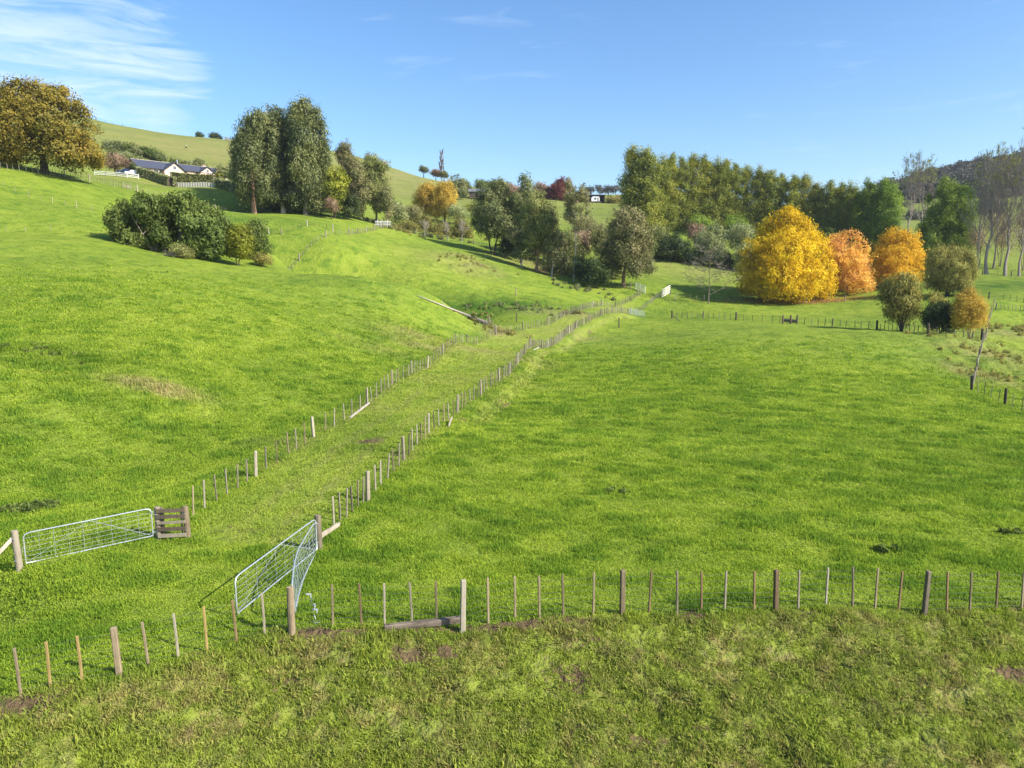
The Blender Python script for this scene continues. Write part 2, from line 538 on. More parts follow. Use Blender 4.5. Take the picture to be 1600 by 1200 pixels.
MUD = [(375, 830, .8, .35, 1.0), (578, 690, .8, .7, .75), (690, 598, 1.2, 1.5, .6), (45, 795, 1.0, .6, .6), (1142, 798, .25, .16, .9), (712, 655, 1.0, .7, .7), (1375, 838, .2, .12, .7), (640, 1022, .6, .3, .8), (700, 1020, .4, .2, .8), (455, 1060, .6, .25, .5),
       (560, 985, .5, .2, .7), (480, 985, .9, .22, .6), (757, 418, 2, 3, .6), (847, 424, 2, 6, .8), (905, 488, 2, 1.6, .6), (795, 518, 2.5, 2, .6),
       (1270, 472, 9, 2.2, .7), (760, 545, 1, 1, .3), (1000, 1160, .5, .25, .6), (1095, 1135, .3, .25, .7), (300, 1140, .4, .3, .3), (915, 1000, .8, .25, .5), (1480, 1075, .6, .3, .5), (1575, 1050, .6, .3, .6), (890, 1060, .8, .5, .5), (40, 1100, .8, .3, .7), (100, 1085, .5, .2, .5)]
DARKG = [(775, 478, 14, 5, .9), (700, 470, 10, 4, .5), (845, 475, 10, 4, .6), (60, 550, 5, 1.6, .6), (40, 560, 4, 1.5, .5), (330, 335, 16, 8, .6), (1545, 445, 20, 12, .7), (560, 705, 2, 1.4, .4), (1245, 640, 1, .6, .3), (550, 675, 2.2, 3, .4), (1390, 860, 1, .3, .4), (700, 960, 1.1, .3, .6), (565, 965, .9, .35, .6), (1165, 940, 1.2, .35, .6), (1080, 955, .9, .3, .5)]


def masks(x, y):
    r = np.hypot(x, y)
    d, s, par = polydist(x, y, FRONT)
    n = np.where(s < 0, d, -d)
    bank = sstep(-.25, .5, n + .35 * fbm(x / 1.2, y / .8, 3, 91))
    lane = pip(x, y, LANE_POLY) * 1.0
    dl, _, _ = polydist(x, y, LANE_L); dr, _, _ = polydist(x, y, LANE_R)
    lane = lane * sstep(0, .6, np.minimum(dl, dr))
    wob = 0.45 * fbm(x / 2.5, y / 2.5, 4, 95, .6)
    def acc(lst):
        m = np.zeros(np.shape(x))
        for u, v, rx, ry, k in lst:
            px, py, _ = _pt(u, v)
            q = ((x - px) / rx) ** 2 + ((y - py) / ry) ** 2
            m = np.maximum(m, k * np.exp(-q * .8) * np.clip(1 + 2.2 * wob, 0, 2))
        return np.clip(m, 0, 1)
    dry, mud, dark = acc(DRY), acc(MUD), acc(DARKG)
    # worn strip under the fence, dry seed heads along both lane fences
    dry = np.maximum(dry, .5 * np.exp(-(np.minimum(dl, dr) / .45) ** 2) * (par >= 0) * np.clip(.6 + 2 * wob, 0, 1) * (y > 30))
    mud = np.maximum(mud, .75 * np.exp(-((n - .15) / .28) ** 2) * np.clip(.1 + 3.2 * fbm(x / .9, y / .9, 3, 97), 0, 1))
    nR = np.where(polydist(x, y, LANE_R)[1] < 0, dr, -dr)
    kR = sstep(17, 24, polydist(x, y, LANE_R)[2]) * (1 - sstep(118, 130, polydist(x, y, LANE_R)[2]))
    mud = np.maximum(mud, .62 * kR * np.exp(-((nR - 1.7) / .6) ** 2) * np.clip(.1 + 2.6 * fbm(x / 1.4, y / 1.4, 3, 98), 0, 1))
    dry = np.maximum(dry, .3 * kR * np.exp(-((nR - 1.3) / .6) ** 2))
    fr_ = dl / (dl + dr + 1e-6); trk = np.exp(-((fr_ - .36) / .05) ** 2) + np.exp(-((fr_ - .64) / .05) ** 2)
    dry = np.maximum(dry, .42 * (lane > 0) * trk * np.clip(.7 + 1.5 * wob, 0, 1))
    hill = sstep(190, 330, r)
    wx = x + .8 * fbm(x / 3, y / 3, 2, 170); wy = y + .6 * fbm(x / 3, y / 3, 2, 171)
    clump = .85 * fbm(wx / 1.15, wy / .7, 4, 131, .6) + .15 * fbm(wx / 5.0, wy / 3.5, 3, 133, .55)
    return bank, lane, dry, mud, dark, hill, clump


_cache = {}


def _pt(u, v):
    if (u, v) not in _cache: _cache[(u, v)] = at(u, v)
    return _cache[(u, v)]


def build_terrain():
    th = np.concatenate([np.linspace(-125, -46, 60)[:-1], np.linspace(-46, 46, 660), np.linspace(46, 125, 60)[1:]])
    rr = np.concatenate([[3.0, 6, 9, 12, 14.5, 17], np.geomspace(19, 60, 330), np.geomspace(60, 320, 330)[1:], np.geomspace(320, 2400, 130)[1:]])
    T, RR = np.meshgrid(np.radians(th), rr)
    x = RR * np.sin(T); y = RR * np.cos(T) - 9.0
    z = H(x, y)
    nr, nc = x.shape
    idx = np.arange(nr * nc).reshape(nr, nc)
    faces = np.stack([idx[:-1, :-1], idx[1:, :-1], idx[1:, 1:], idx[:-1, 1:]], -1).reshape(-1, 4)[:, ::-1]
    b, l, d, m, dk, hl, cp = masks(x.ravel(), y.ravel())
    z = z + (.10 * np.clip(cp, -.1, .5) * (1 - b) * (np.hypot(x, y).ravel() < 160)).reshape(z.shape)
    me = mesh_arrays('pasture_ground', np.stack([x, y, z], -1).reshape(-1, 3), faces, None,
                     dict(bank=b, lane=l, dry=d, mud=m, dark=dk, hill=hl, clump=cp), smooth=True)
    return me


def ground_colour(t, pos, kind='POINT'):
    """shared by the soil sheet and the grass standing on it: green by place, not by light"""
    def A(name):
        n = t.new('Attribute', attribute_name=name)
        if kind != 'POINT': n.attribute_type = 'INSTANCER'
        return n.outputs['Fac']
    n1 = t.noise(.045, 4, .6, vec=pos)
    n2 = t.noise(.35, 4, .6, vec=pos)
    n3 = t.noise(2.2, 4, .62, vec=pos)
    n4 = t.noise(9.0, 3, .6, vec=pos)
    f = t.math('ADD', t.math('MULTIPLY', n1, .40), t.math('ADD', t.math('MULTIPLY', n2, .35), t.math('MULTIPLY', n3, .25)))
    col = t.ramp(f, [(.37, (.104, .170, .017)), (.46, (.152, .228, .022)), (.54, (.204, .276, .027)), (.64, (.28, .338, .044))])
    col = t.mix(t.rng(n4, .3, .75, 0, .32), col, t.mix(.5, col, (.25, .30, .05)))
    cf = A('clump')
    cf = t.math('ADD', cf, t.math('MULTIPLY', t.math('SUBTRACT', n3, .5), .25))
    col = t.mix(t.rng(cf, .12, .34, 0, .52, True), col, (.070, .150, .018))
    col = t.mix(t.rng(cf, -.02, -.28, 0, .26, True), col, (.29, .345, .055))
    # lane: trodden, paler and browner
    lane = t.mix(t.rng(n2, .35, .65), (.20, .262, .036), (.27, .315, .05))
    col = t.mix(t.math('MULTIPLY', A('lane'), .62), col, lane)
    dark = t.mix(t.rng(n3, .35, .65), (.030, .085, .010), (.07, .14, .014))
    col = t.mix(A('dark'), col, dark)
    # hill pasture: grazed, yellower
    hill = t.mix(t.rng(n1, .35, .65), (.155, .190, .035), (.215, .235, .06))
    trk_ = t.noise(1.0, 3, .6, vec=pos, mapscale=(.03, .03, .8))
    hill = t.mix(t.rng(trk_, .52, .6, 0, .55), hill, (.115, .125, .045))
    col = t.mix(t.math('MULTIPLY', A('hill'), .85), col, hill)
    # rough bank
    nb = t.noise(.55, 5, .65, vec=pos, dist=.6)
    nb2 = t.noise(3.5, 4, .65, vec=pos)
    fb = t.math('ADD', t.math('MULTIPLY', nb, .62), t.math('MULTIPLY', nb2, .38))
    bank = t.ramp(fb, [(.34, (.19, .155, .070)), (.43, (.235, .23, .060)), (.49, (.185, .220, .040)), (.56, (.205, .250, .036)), (.66, (.235, .28, .040))])
    bank = t.mix(t.rng(t.noise(1.7, 5, .7, vec=pos, dist=.8), .52, .72, 0, .6), bank, (.25, .215, .10))
    bank = t.mix(t.rng(t.noise(6, 4, .7, vec=pos), .56, .66, 0, .55), bank, (.09, .07, .035))
    col = t.mix(A('bank'), col, bank)
    dry = t.mix(t.rng(n4, .35, .7), (.215, .20, .06), (.36, .30, .145))
    col = t.mix(t.math('MULTIPLY', A('dry'), t.rng(n3, .25, .6, .35, 1)), col, dry)
    return col, A, n3, n4


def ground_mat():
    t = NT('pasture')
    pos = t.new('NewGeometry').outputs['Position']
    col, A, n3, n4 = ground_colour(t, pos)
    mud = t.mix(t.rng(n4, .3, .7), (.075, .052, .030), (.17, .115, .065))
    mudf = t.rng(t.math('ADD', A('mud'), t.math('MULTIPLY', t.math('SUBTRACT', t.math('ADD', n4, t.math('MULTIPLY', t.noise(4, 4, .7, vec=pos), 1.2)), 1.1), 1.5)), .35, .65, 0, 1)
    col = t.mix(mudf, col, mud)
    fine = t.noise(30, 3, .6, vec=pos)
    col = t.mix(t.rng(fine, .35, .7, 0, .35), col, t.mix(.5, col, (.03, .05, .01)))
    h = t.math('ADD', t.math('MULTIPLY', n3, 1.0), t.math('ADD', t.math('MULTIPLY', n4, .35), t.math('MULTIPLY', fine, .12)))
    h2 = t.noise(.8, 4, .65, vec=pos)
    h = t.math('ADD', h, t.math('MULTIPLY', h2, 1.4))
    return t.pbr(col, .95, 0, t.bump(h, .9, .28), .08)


g = link('ground', build_terrain(), kind='structure')
g.data.materials.append(ground_mat())

# ------------------------------------------------------------------ grass
def tuft_mesh(name, nb, h, rad, wid, mat, lean=.5, seed=0, leafy=0):
    r = np.random.default_rng(seed)
    V, Fc, var = [], [], []
    for i in range(nb):
        a = r.uniform(0, 2 * np.pi); q = rad * math.sqrt(r.random())
        bx, by = q * math.cos(a), q * math.sin(a)
        la = r.uniform(0, 2 * np.pi); ln = lean * r.uniform(.3, 1.3)
        hh = h * r.uniform(.55, 1.2); w = wid * r.uniform(.6, 1.3)
        wx, wy = -math.sin(la) * w / 2, math.cos(la) * w / 2
        dx, dy = math.cos(la) * ln * hh, math.sin(la) * ln * hh
        b = len(V)
        V += [(bx - wx, by - wy, -.02), (bx + wx, by + wy, -.02), (bx + dx * .4 + wx * .9, by + dy * .4 + wy * .9, hh * .62), (bx + dx * .4 - wx * .9, by + dy * .4 - wy * .9, hh * .62),
              (bx + dx + wx * .15, by + dy + wy * .15, hh), (bx + dx - wx * .15, by + dy - wy * .15, hh)]
        Fc += [(b, b + 1, b + 2, b + 3), (b + 3, b + 2, b + 4, b + 5)]
        var += [r.random()] * 6
    return mesh_arrays(name, V, Fc, mat, dict(var=var))


def grass_mat(name, boost=1.0):
    t = NT(name)
    pos = t.new('NewGeometry').outputs['Position']
    col, A, n3, n4 = ground_colour(t, pos, 'INST')
    v = t.attr('var')
    hs = t.new('HueSaturation'); t.set(hs.inputs['Color'], col); t.set(hs.inputs['Value'], t.rng(v, 0, 1, .75 * boost, 1.35 * boost)); t.set(hs.inputs['Hue'], t.rng(v, 0, 1, .515, .485))
    col = hs.outputs[0]
    d = t.new('BsdfDiffuse'); t.set(d.inputs['Color'], col)
    tr = t.new('BsdfTranslucent'); t.set(tr.inputs['Color'], col)
    m = t.new('MixShader'); m.inputs[0].default_value = .45
    t.l.new(d.outputs[0], m.inputs[1]); t.l.new(tr.outputs[0], m.inputs[2])
    t.l.new(m.outputs[0], t.out.inputs['Surface'])
    return t.m


def scatter(name, pts, rot, scale, idx, attrs, sources, label_kind='stuff'):
    me = bpy.data.meshes.new(name + '_points')
    me.vertices.add(len(pts)); me.vertices.foreach_set('co', np.asarray(pts, np.float32).ravel())
    a = me.attributes.new('rot', 'FLOAT_VECTOR', 'POINT'); a.data.foreach_set('vector', np.asarray(rot, np.float32).ravel())
    a = me.attributes.new('scl', 'FLOAT_VECTOR', 'POINT'); a.data.foreach_set('vector', np.asarray(scale, np.float32).ravel())
    a = me.attributes.new('idx', 'INT', 'POINT'); a.data.foreach_set('value', np.asarray(idx, np.int32))
    for k, v in attrs.items():
        a = me.attributes.new(k, 'FLOAT', 'POINT'); a.data.foreach_set('value', np.asarray(v, np.float32))
    me.update()
    col = bpy.data.collections.new(name + '_sources')
    for i, sm in enumerate(sources):
        o = bpy.data.objects.new('%s_source' % name, sm); col.objects.link(o)
    o = bpy.data.objects.new(name, me); COL.objects.link(o); o['kind'] = label_kind
    ng = bpy.data.node_groups.new(name, 'GeometryNodeTree')
    ng.interface.new_socket('Geometry', in_out='INPUT', socket_type='NodeSocketGeometry')
    ng.interface.new_socket('Geometry', in_out='OUTPUT', socket_type='NodeSocketGeometry')
    N = ng.nodes; L = ng.links
    gi, go = N.new('NodeGroupInput'), N.new('NodeGroupOutput')
    iop = N.new('GeometryNodeInstanceOnPoints'); ci = N.new('GeometryNodeCollectionInfo')
    ci.inputs['Collection'].default_value = col; ci.inputs['Separate Children'].default_value = True; ci.inputs['Reset Children'].default_value = True
    iop.inputs['Pick Instance'].default_value = True

    def na(nm, ty):
        n = N.new('GeometryNodeInputNamedAttribute'); n.data_type = ty; n.inputs['Name'].default_value = nm
        return n.outputs['Attribute']
    L.new(gi.outputs[0], iop.inputs['Points']); L.new(ci.outputs[0], iop.inputs['Instance'])
    L.new(na('idx', 'INT'), iop.inputs['Instance Index']); L.new(na('rot', 'FLOAT_VECTOR'), iop.inputs['Rotation']); L.new(na('scl', 'FLOAT_VECTOR'), iop.inputs['Scale'])
    L.new(iop.outputs[0], go.inputs[0])
    md = o.modifiers.new('scatter', 'NODES'); md.node_group = ng
    return o


def fan_points(n, r0, r1, half=40, power=1.0):
    """random points in the wedge of ground before the lens, density falling with distance"""
    t = rng.random(n)
    r = (r0 ** (2 - power) + t * (r1 ** (2 - power) - r0 ** (2 - power))) ** (1 / (2 - power)) if abs(2 - power) > 1e-6 else r0 * (r1 / r0) ** t
    a = np.radians(rng.uniform(-half, half, n))
    return r * np.sin(a), r * np.cos(a)


def build_grass():
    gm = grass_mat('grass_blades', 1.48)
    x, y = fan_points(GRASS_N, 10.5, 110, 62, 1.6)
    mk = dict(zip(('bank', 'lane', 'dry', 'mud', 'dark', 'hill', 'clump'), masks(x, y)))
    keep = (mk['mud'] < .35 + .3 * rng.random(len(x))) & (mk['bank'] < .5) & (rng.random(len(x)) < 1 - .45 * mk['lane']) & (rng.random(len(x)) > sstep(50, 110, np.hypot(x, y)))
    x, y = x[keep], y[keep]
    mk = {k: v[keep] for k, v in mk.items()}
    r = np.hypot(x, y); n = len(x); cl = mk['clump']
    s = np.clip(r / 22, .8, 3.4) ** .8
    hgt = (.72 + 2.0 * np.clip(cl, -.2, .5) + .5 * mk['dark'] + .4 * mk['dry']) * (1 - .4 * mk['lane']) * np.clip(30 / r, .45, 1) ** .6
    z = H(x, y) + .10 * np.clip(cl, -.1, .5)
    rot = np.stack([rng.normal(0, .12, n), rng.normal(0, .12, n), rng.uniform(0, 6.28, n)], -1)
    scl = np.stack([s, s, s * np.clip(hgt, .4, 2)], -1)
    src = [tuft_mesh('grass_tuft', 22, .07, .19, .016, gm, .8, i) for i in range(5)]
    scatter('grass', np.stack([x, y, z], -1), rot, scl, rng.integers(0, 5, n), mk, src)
    # rough bank: taller mixed grass, broad weeds and dead stalks
    x, y = fan_points(BANK_N, 9.5, 22, 60, 1.0)
    mk = dict(zip(('bank', 'lane', 'dry', 'mud', 'dark', 'hill', 'clump'), masks(x, y)))
    cl = fbm(x / .8, y / .6, 4, 151, .6)
    keep = (mk['bank'] > .25) & (mk['mud'] < .45 + .3 * rng.random(len(x))) & (cl > -.45)
    x, y, cl = x[keep], y[keep], cl[keep]
    mk = {k: v[keep] for k, v in mk.items()}
    n = len(x); z = H(x, y)
    s = rng.uniform(.7, 1.25, n) * (1 + .5 * np.clip(cl, -.5, 1))
    rot = np.stack([rng.normal(0, .25, n), rng.normal(0, .25, n), rng.uniform(0, 6.28, n)], -1)
    dd, sd, _ = polydist(x, y, FRONT)
    lip = np.exp(-((dd - .2) / .35) ** 2)
    src = [tuft_mesh('rough_tuft', 20, .075, .14, .010, gm, .9, 20 + i) for i in range(4)]
    src += [tuft_mesh('weed_tuft', 14, .05, .12, .024, gm, 1.5, 30 + i) for i in range(3)]
    scatter('rough_grass', np.stack([x, y, z], -1), rot, np.stack([s, s, s * (1 + .9 * lip * rng.random(n))], -1), rng.integers(0, 7, n), mk, src)


GRASS_N, BANK_N = 230000, 54000
build_grass()

# ------------------------------------------------------------------ timber, steel
W_GREY = wood('timber_grey', (.29, .25, .185), (.12, .10, .07))
W_PALE = wood('timber_pale', (.36, .32, .245), (.18, .155, .115))
W_TAN = wood('timber_tan', (.31, .245, .155), (.14, .11, .07))
W_YEL = wood('timber_yellow', (.42, .31, .11), (.24, .17, .07))
W_ORA = wood('timber_orange', (.25, .165, .085), (.12, .085, .05))
W_DARK = wood('timber_dark', (.13, .10, .07), (.05, .04, .03))
GALV = simple('galvanised_steel', (.62, .66, .68), (.45, .49, .52), 12, .38, .6, 0, spec=.5)
WIRE = simple('fence_wire', (.20, .20, .19), (.13, .13, .12), 8, .5, .5, 0)
WHITE = simple('white_paint', (.78, .77, .73), (.66, .65, .60), 4, .7, 0, .1)
CHALK = simple('plastic_tape', (.55, .57, .58), (.4, .42, .43), 8, .6, 0, 0)


def square_post_mesh(name, w, d, h, mat, seed=0):
    r = random.Random(seed)
    b = MB(); secs = []
    n = 5
    for i in range(n):
        z = -.25 + (h + .25) * i / (n - 1)
        k = 1 - .04 * i / n
        jx, jy = r.uniform(-.004, .004), r.uniform(-.004, .004)
        c = w * .12
        x, y = w / 2 * k, d / 2 * k
        secs.append([(x - c + jx, -y + jy, z), (x + jx, -y + c + jy, z), (x + jx, y - c + jy, z), (x - c + jx, y + jy, z), (-x + c + jx, y + jy, z), (-x + jx, y - c + jy, z), (-x + jx, -y + c + jy, z), (-x + c + jx, -y + jy, z)])
    secs.append([(px * .72, py * .72, h + w * .10 + r.uniform(-.006, .006)) for px, py, _ in secs[-1]])
    vs = [p for s in secs for p in s]; m = 8
    fs = [(i * m + k, i * m + (k + 1) % m, (i + 1) * m + (k + 1) % m, (i + 1) * m + k) for i in range(len(secs) - 1) for k in range(m)]
    fs.append(tuple((len(secs) - 1) * m + k for k in range(m)))
    return b.poly(vs, fs).mesh(name, mat)


def round_post_mesh(name, rad, h, mat, seed=0):
    r = random.Random(seed); b = MB(); m = 14
    zs = [-.25, .0, .25 * h, .5 * h, .75 * h, h - .02, h, h + .008]
    ks = [1.08, 1.05, 1.02, 1.0, .98, .96, .90, .3]
    vs = []
    for z, k in zip(zs, ks):
        ox, oy = r.uniform(-.004, .004), r.uniform(-.004, .004)
        for i in range(m):
            a = 2 * math.pi * i / m
            q = rad * k * (1 + r.uniform(-.03, .03))
            vs.append((ox + q * math.cos(a), oy + q * math.sin(a), z + (r.uniform(-.008, .008) if k < 1 else 0)))
    fs = [(i * m + k, i * m + (k + 1) % m, (i + 1) * m + (k + 1) % m, (i + 1) * m + k) for i in range(len(zs) - 1) for k in range(m)]
    fs.append(tuple((len(zs) - 1) * m + k for k in range(m)))
    return b.poly(vs, fs).mesh(name, mat)


_pm = {}


def post_mesh(kind, mat, w, h, seed=0):
    key = (kind, mat.name, round(w, 3), round(h, 2), seed)
    if key not in _pm:
        _pm[key] = round_post_mesh('post', w / 2, h, mat, seed) if kind == 'round' else square_post_mesh('post', w, w * .8, h, mat, seed)
    return _pm[key]


def stand(o, p0, base, top=None, rz=0, lean=(0, 0)):
    """stand a part on the ground; lean towards its top point"""
    o.location = Vector(base) - Vector(p0)
    if top is not None:
        d = (Vector(top) - Vector(base)).normalized()
    else:
        d = Vector((lean[0], lean[1], 1)).normalized()
    q = Vector((0, 0, 1)).rotation_difference(d)
    o.rotation_euler = (q.to_matrix() @ Matrix.Rotation(rz, 3, 'Z')).to_euler()
    return o


def wires(parent, p0, stations, heights, rad=.004, sag=.0, name='wire_strand'):
    """stations: list of (base, up vector, h) - strands pass each at the given fraction of its height"""
    b = MB()
    for hf in heights:
        pts = []
        for base, up, hh in stations:
            pts.append(Vector(base) + up * (hh * hf) - Vector(p0))
        # thin three sided strand
        b.tube(pts, rad, 3, cap=False)
    return b.build(name, WIRE, parent)


def fence(label, keys, span=6.0, nb=5, ph=1.15, bh=1.05, pw=.13, bw=.05, pm=(W_GREY, W_PALE), bm=(W_GREY, W_PALE, W_TAN), wire_h=(.2, .38, .56, .74, .92), wr=.005, lean=.03, round_ends=True, group='post and batten wire fences', seed=1, cat='fence', name='wire_fence', dark_every=0, soft_start=True):
    r = random.Random(seed)
    keys = [Vector(k) for k in keys]
    root = thing(name, label, cat, keys[0], 0, group)
    p0 = keys[0]; st = []; posts = []; bats = []
    for i in range(len(keys) - 1):
        a, b = keys[i], keys[i + 1]
        L = (b - a).xy.length; ns = max(1, round(L / span))
        for j in range(ns):
            posts.append((a.lerp(b, j / ns), j == 0))
    posts.append((keys[-1], True))
    rows = []
    for i, (p, strainer) in enumerate(posts):
        rows.append((p, 'S' if strainer and round_ends else 'P'))
        if i < len(posts) - 1:
            q = posts[i + 1][0]
            for k in range(nb): rows.append((p.lerp(q, (k + 1 + r.uniform(-.12, .12)) / (nb + 1)), 'B'))
    if soft_start and not round_ends: rows[0] = (rows[0][0], 'B')
    for p, kd in rows:
        base = Vector((p.x, p.y, ground(p.x, p.y)))
        up = Vector((r.gauss(0, lean), r.gauss(0, lean), 1)).normalized()
        if kd == 'B':
            hh = bh * r.choice((.94, 1.0, 1.06)); me = post_mesh('sq', r.choice(bm), bw, hh, r.randint(0, 1))
            o = link('batten', me, root)
        elif kd == 'S':
            hh = ph * 1.08; me = post_mesh('round', pm[0], pw * 1.35, hh, 0); o = link('post', me, root)
        else:
            hh = ph * r.choice((.96, 1.02)); me = post_mesh('sq', r.choice(pm), pw, hh, r.randint(0, 2)); o = link('post', me, root)
        stand(o, p0, base, None, r.uniform(0, 3), (up.x, up.y))
        st.append((base, up, bh))
    if wire_h: wires(root, p0, st, wire_h, wr)
    return root


# ---- front fence, every upright where the photo has it
FRONT_UP = [(33, 1086, 22, 1013, 'b', W_TAN), (79, 1075, 72, 1003, 'b', W_YEL), (129, 1066, 120, 994, 'b', W_YEL), (187, 1058, 177, 981, 'p', W_TAN), (232, 1040, 222, 972, 'b', W_TAN),
            (279, 1029, 271, 959, 'b', W_PALE), (324, 1018, 318, 948, 'b', W_YEL), (370, 1003, 363, 938, 'b', W_ORA), (414, 993, 409, 927, 'b', W_GREY), (456, 990, 453, 917, 'r', W_TAN),
            (520, 980, 519, 914, 'b', W_TAN), (565, 978, 561, 912, 'b', W_ORA), (601, 977, 600, 912, 'b', W_PALE), (644, 974, 640, 910, 'b', W_PALE), (682, 974, 681, 909, 'b', W_TAN), (723, 987, 724, 907, 'p', W_PALE),
            (763, 973, 762, 903, 'b', W_TAN), (805, 968, 804, 901, 'b', W_TAN), (843, 966, 842, 900, 'b', W_TAN), (880, 964, 879, 898, 'b', W_TAN), (927, 960, 928, 895, 'b', W_TAN), (972, 960, 973, 891, 'p', W_TAN),
            (1014, 956, 1018, 892, 'b', W_ORA), (1058, 960, 1058, 892, 'b', W_GREY), (1096, 957, 1096, 893, 'b', W_ORA), (1132, 955, 1135, 893, 'b', W_GREY), (1178, 955, 1179, 893, 'b', W_ORA), (1212, 954, 1213, 891, 'p', W_ORA),
            (1247, 951, 1249, 891, 'b', W_GREY), (1290, 948, 1294, 887, 'b', W_PALE), (1332, 948, 1333, 886, 'b', W_GREY), (1367, 950, 1372, 888, 'b', W_TAN), (1404, 952, 1410, 893, 'b', W_ORA), (1444, 960, 1451, 893, 'p', W_GREY),
            (1479, 956, 1481, 894, 'b', W_ORA), (1515, 955, 1518, 894, 'b', W_TAN), (1556, 954, 1560, 893, 'b', W_ORA), (1596, 951, 1600, 894, 'b', W_TAN), (1636, 951, 1640, 893, 'b', W_TAN), (1680, 952, 1686, 890, 'p', W_TAN)]


def front_fence():
    b0 = at(*FRONT_UP[0][:2])
    root = thing('wire_fence', 'nearest wire fence with thin tan and yellow battens along the rough bank', 'fence', b0, 0, 'post and batten wire fences')
    st = []
    for i, (u, v, ut, vt, k, m) in enumerate(FRONT_UP):
        b = at(u, v); top = Vector(PD(ut, vt, b.y))
        L = (top - b).length
        w = {'b': .052, 'p': .125, 'r': .17}[k]
        me = post_mesh('round' if k == 'r' else 'sq', m, w, L, i % 3)
        o = link('batten' if k == 'b' else 'post', me, root)
        o['label'] = {'W': ''}.get('x', {'timber_tan': 'tan', 'timber_yellow': 'yellowish', 'timber_pale': 'pale grey', 'timber_orange': 'orange brown', 'timber_grey': 'weathered grey'}[m.name] + (' wooden batten' if k == 'b' else ' round wooden post' if k == 'r' else ' square wooden post'))
        stand(o, b0, b, top, .25)
        st.append((b, (top - b).normalized(), min(L, 1.06)))
    wires(root, b0, st, (.10, .22, .34, .47, .61, .76, .92), .0030)
    return root


front_fence()
KL = LANE_L
def V3(p): return Vector((p[0], p[1], 0))
nearL, farL = KL[1:8], KL[7:]
fence('wire fence left of the grassy lane, from the board panel to the gully corner', [V3(p) for p in nearL], 7.0, 5, 1.15, 1.05, .15, .06, seed=3, wr=.004, round_ends=False)
fence('wire fence left of the lane from gully corner to white gates', [V3(p) for p in farL], 6.5, 8, 1.2, 1.1, .17, .085, (W_PALE, W_GREY), (W_PALE, W_PALE, W_GREY), seed=4, wr=.006)
fence('wire fence on the right side of the lane beside the near flat paddock', [V3(p) for p in LANE_R[1:7]], 7.0, 5, 1.15, 1.05, .15, .06, seed=5, wr=.004, round_ends=False)
fence('close battened wire fence on top of the cut bank, right of the lane', [V3(p) for p in LANE_R[6:]], 6.5, 9, 1.25, 1.12, .17, .085, (W_PALE, W_GREY), (W_PALE, W_PALE, W_GREY), seed=6, wr=.006, lean=.06)
FAR_PAD = [at(*p) for p in ((1050, 497), (1150, 500), (1235, 506), (1370, 515), (1450, 522), (1534, 531))]
fence('long dark wire fence across the far end of the flat paddock', FAR_PAD, 8.0, 5, 1.35, 1.2, .24, .09, (W_DARK, W_GREY), (W_DARK, W_GREY), seed=7, wr=.006)
fence('leaning wire fence dropping towards the gully at the right of the flat paddock', [at(1518, 611), at(1524, 586), at(1529, 560), at(1541, 528), at(1544, 505), at(1553, 478)], 4, 2, 1.2, 1.05, .14, .06, (W_GREY, W_PALE), (W_GREY, W_PALE), seed=8, wr=.005, lean=.05)
fence('short wire fence running off at the right edge below the gully slope', [at(1518, 611), at(1570, 633), at(1640, 660)], 6, 4, 1.25, 1.12, .15, .055, (W_DARK, W_GREY), (W_GREY, W_TAN), seed=9, wr=.005)
fence('wire fence with pale battens in the gully beyond the fallen trunk', [onD(640, 122), onD(690, 120), onD(735, 115), onD(765, 106), V3(KL[7])], 6, 5, 1.25, 1.1, .16, .065, (W_GREY, W_PALE), (W_GREY, W_PALE), seed=10, wr=.006, lean=.07)
fence('faint dark wire fence just behind the crest of the near left pasture', [onD(430, 133), onD(497, 130), onD(575, 126), onD(640, 122)], 9, 4, 1.5, 1.2, .2, .06, (W_DARK,), (W_DARK, W_GREY), seed=11, wr=.006, lean=.08)
fence('wire fence climbing the middle hill from pine clump to bleached ramp', [onD(432, 134), onD(468, 142), onD(509, 152), onD(545, 163), onD(585, 183), onD(598, 190)], 8, 6, 1.35, 1.15, .2, .08, (W_GREY, W_PALE), (W_PALE, W_GREY), seed=12, wr=.008)
fence('dark wire fence passing at the foot of the tall gum trees', [onD(300, 176), onD(370, 189), onD(440, 195), onD(520, 197), onD(590, 195)], 8, 5, 1.3, 1.15, .2, .08, (W_DARK, W_GREY), (W_DARK, W_GREY), seed=13, wr=.008)
fence('pale battened fence along the top of the left pasture below the big oak', [onD(-30, 143), onD(60, 149), onD(140, 158)], 6.5, 8, 1.4, 1.25, .2, .09, (W_PALE, W_GREY), (W_PALE, W_PALE, W_GREY), seed=14, wr=.008)
fence('pale battened fence continuing past the white hurdle towards the gum clump', [onD(140, 158), onD(215, 166), onD(300, 176)], 6.5, 8, 1.35, 1.2, .2, .09, (W_PALE, W_GREY), (W_PALE, W_GREY), seed=34, wr=.008)
fence('wire fence along the foot of the scrub behind the crest of the middle hill', [onD(603, 196), onD(650, 200), onD(700, 200), onD(740, 196), onD(790, 190)], 7, 5, 1.3, 1.15, .2, .085, (W_PALE, W_GREY), (W_PALE, W_GREY), seed=15, wr=.008)
fence('faint wire fence below the gum trees in the hollow left of the white gates', [onD(800, 188), onD(850, 178), onD(905, 168), onD(955, 163), onD(985, 161)], 8, 4, 1.3, 1.15, .16, .06, (W_GREY,), (W_GREY,), seed=16, wr=.006)
fence('low wire fence in front of the yellow tree and its shadow', [onD(1047, 160), onD(1100, 157), onD(1200, 156), onD(1320, 154), onD(1400, 150)], 9, 4, 1.2, 1.05, .17, .08, (W_GREY,), (W_GREY,), seed=17, wr=.006)
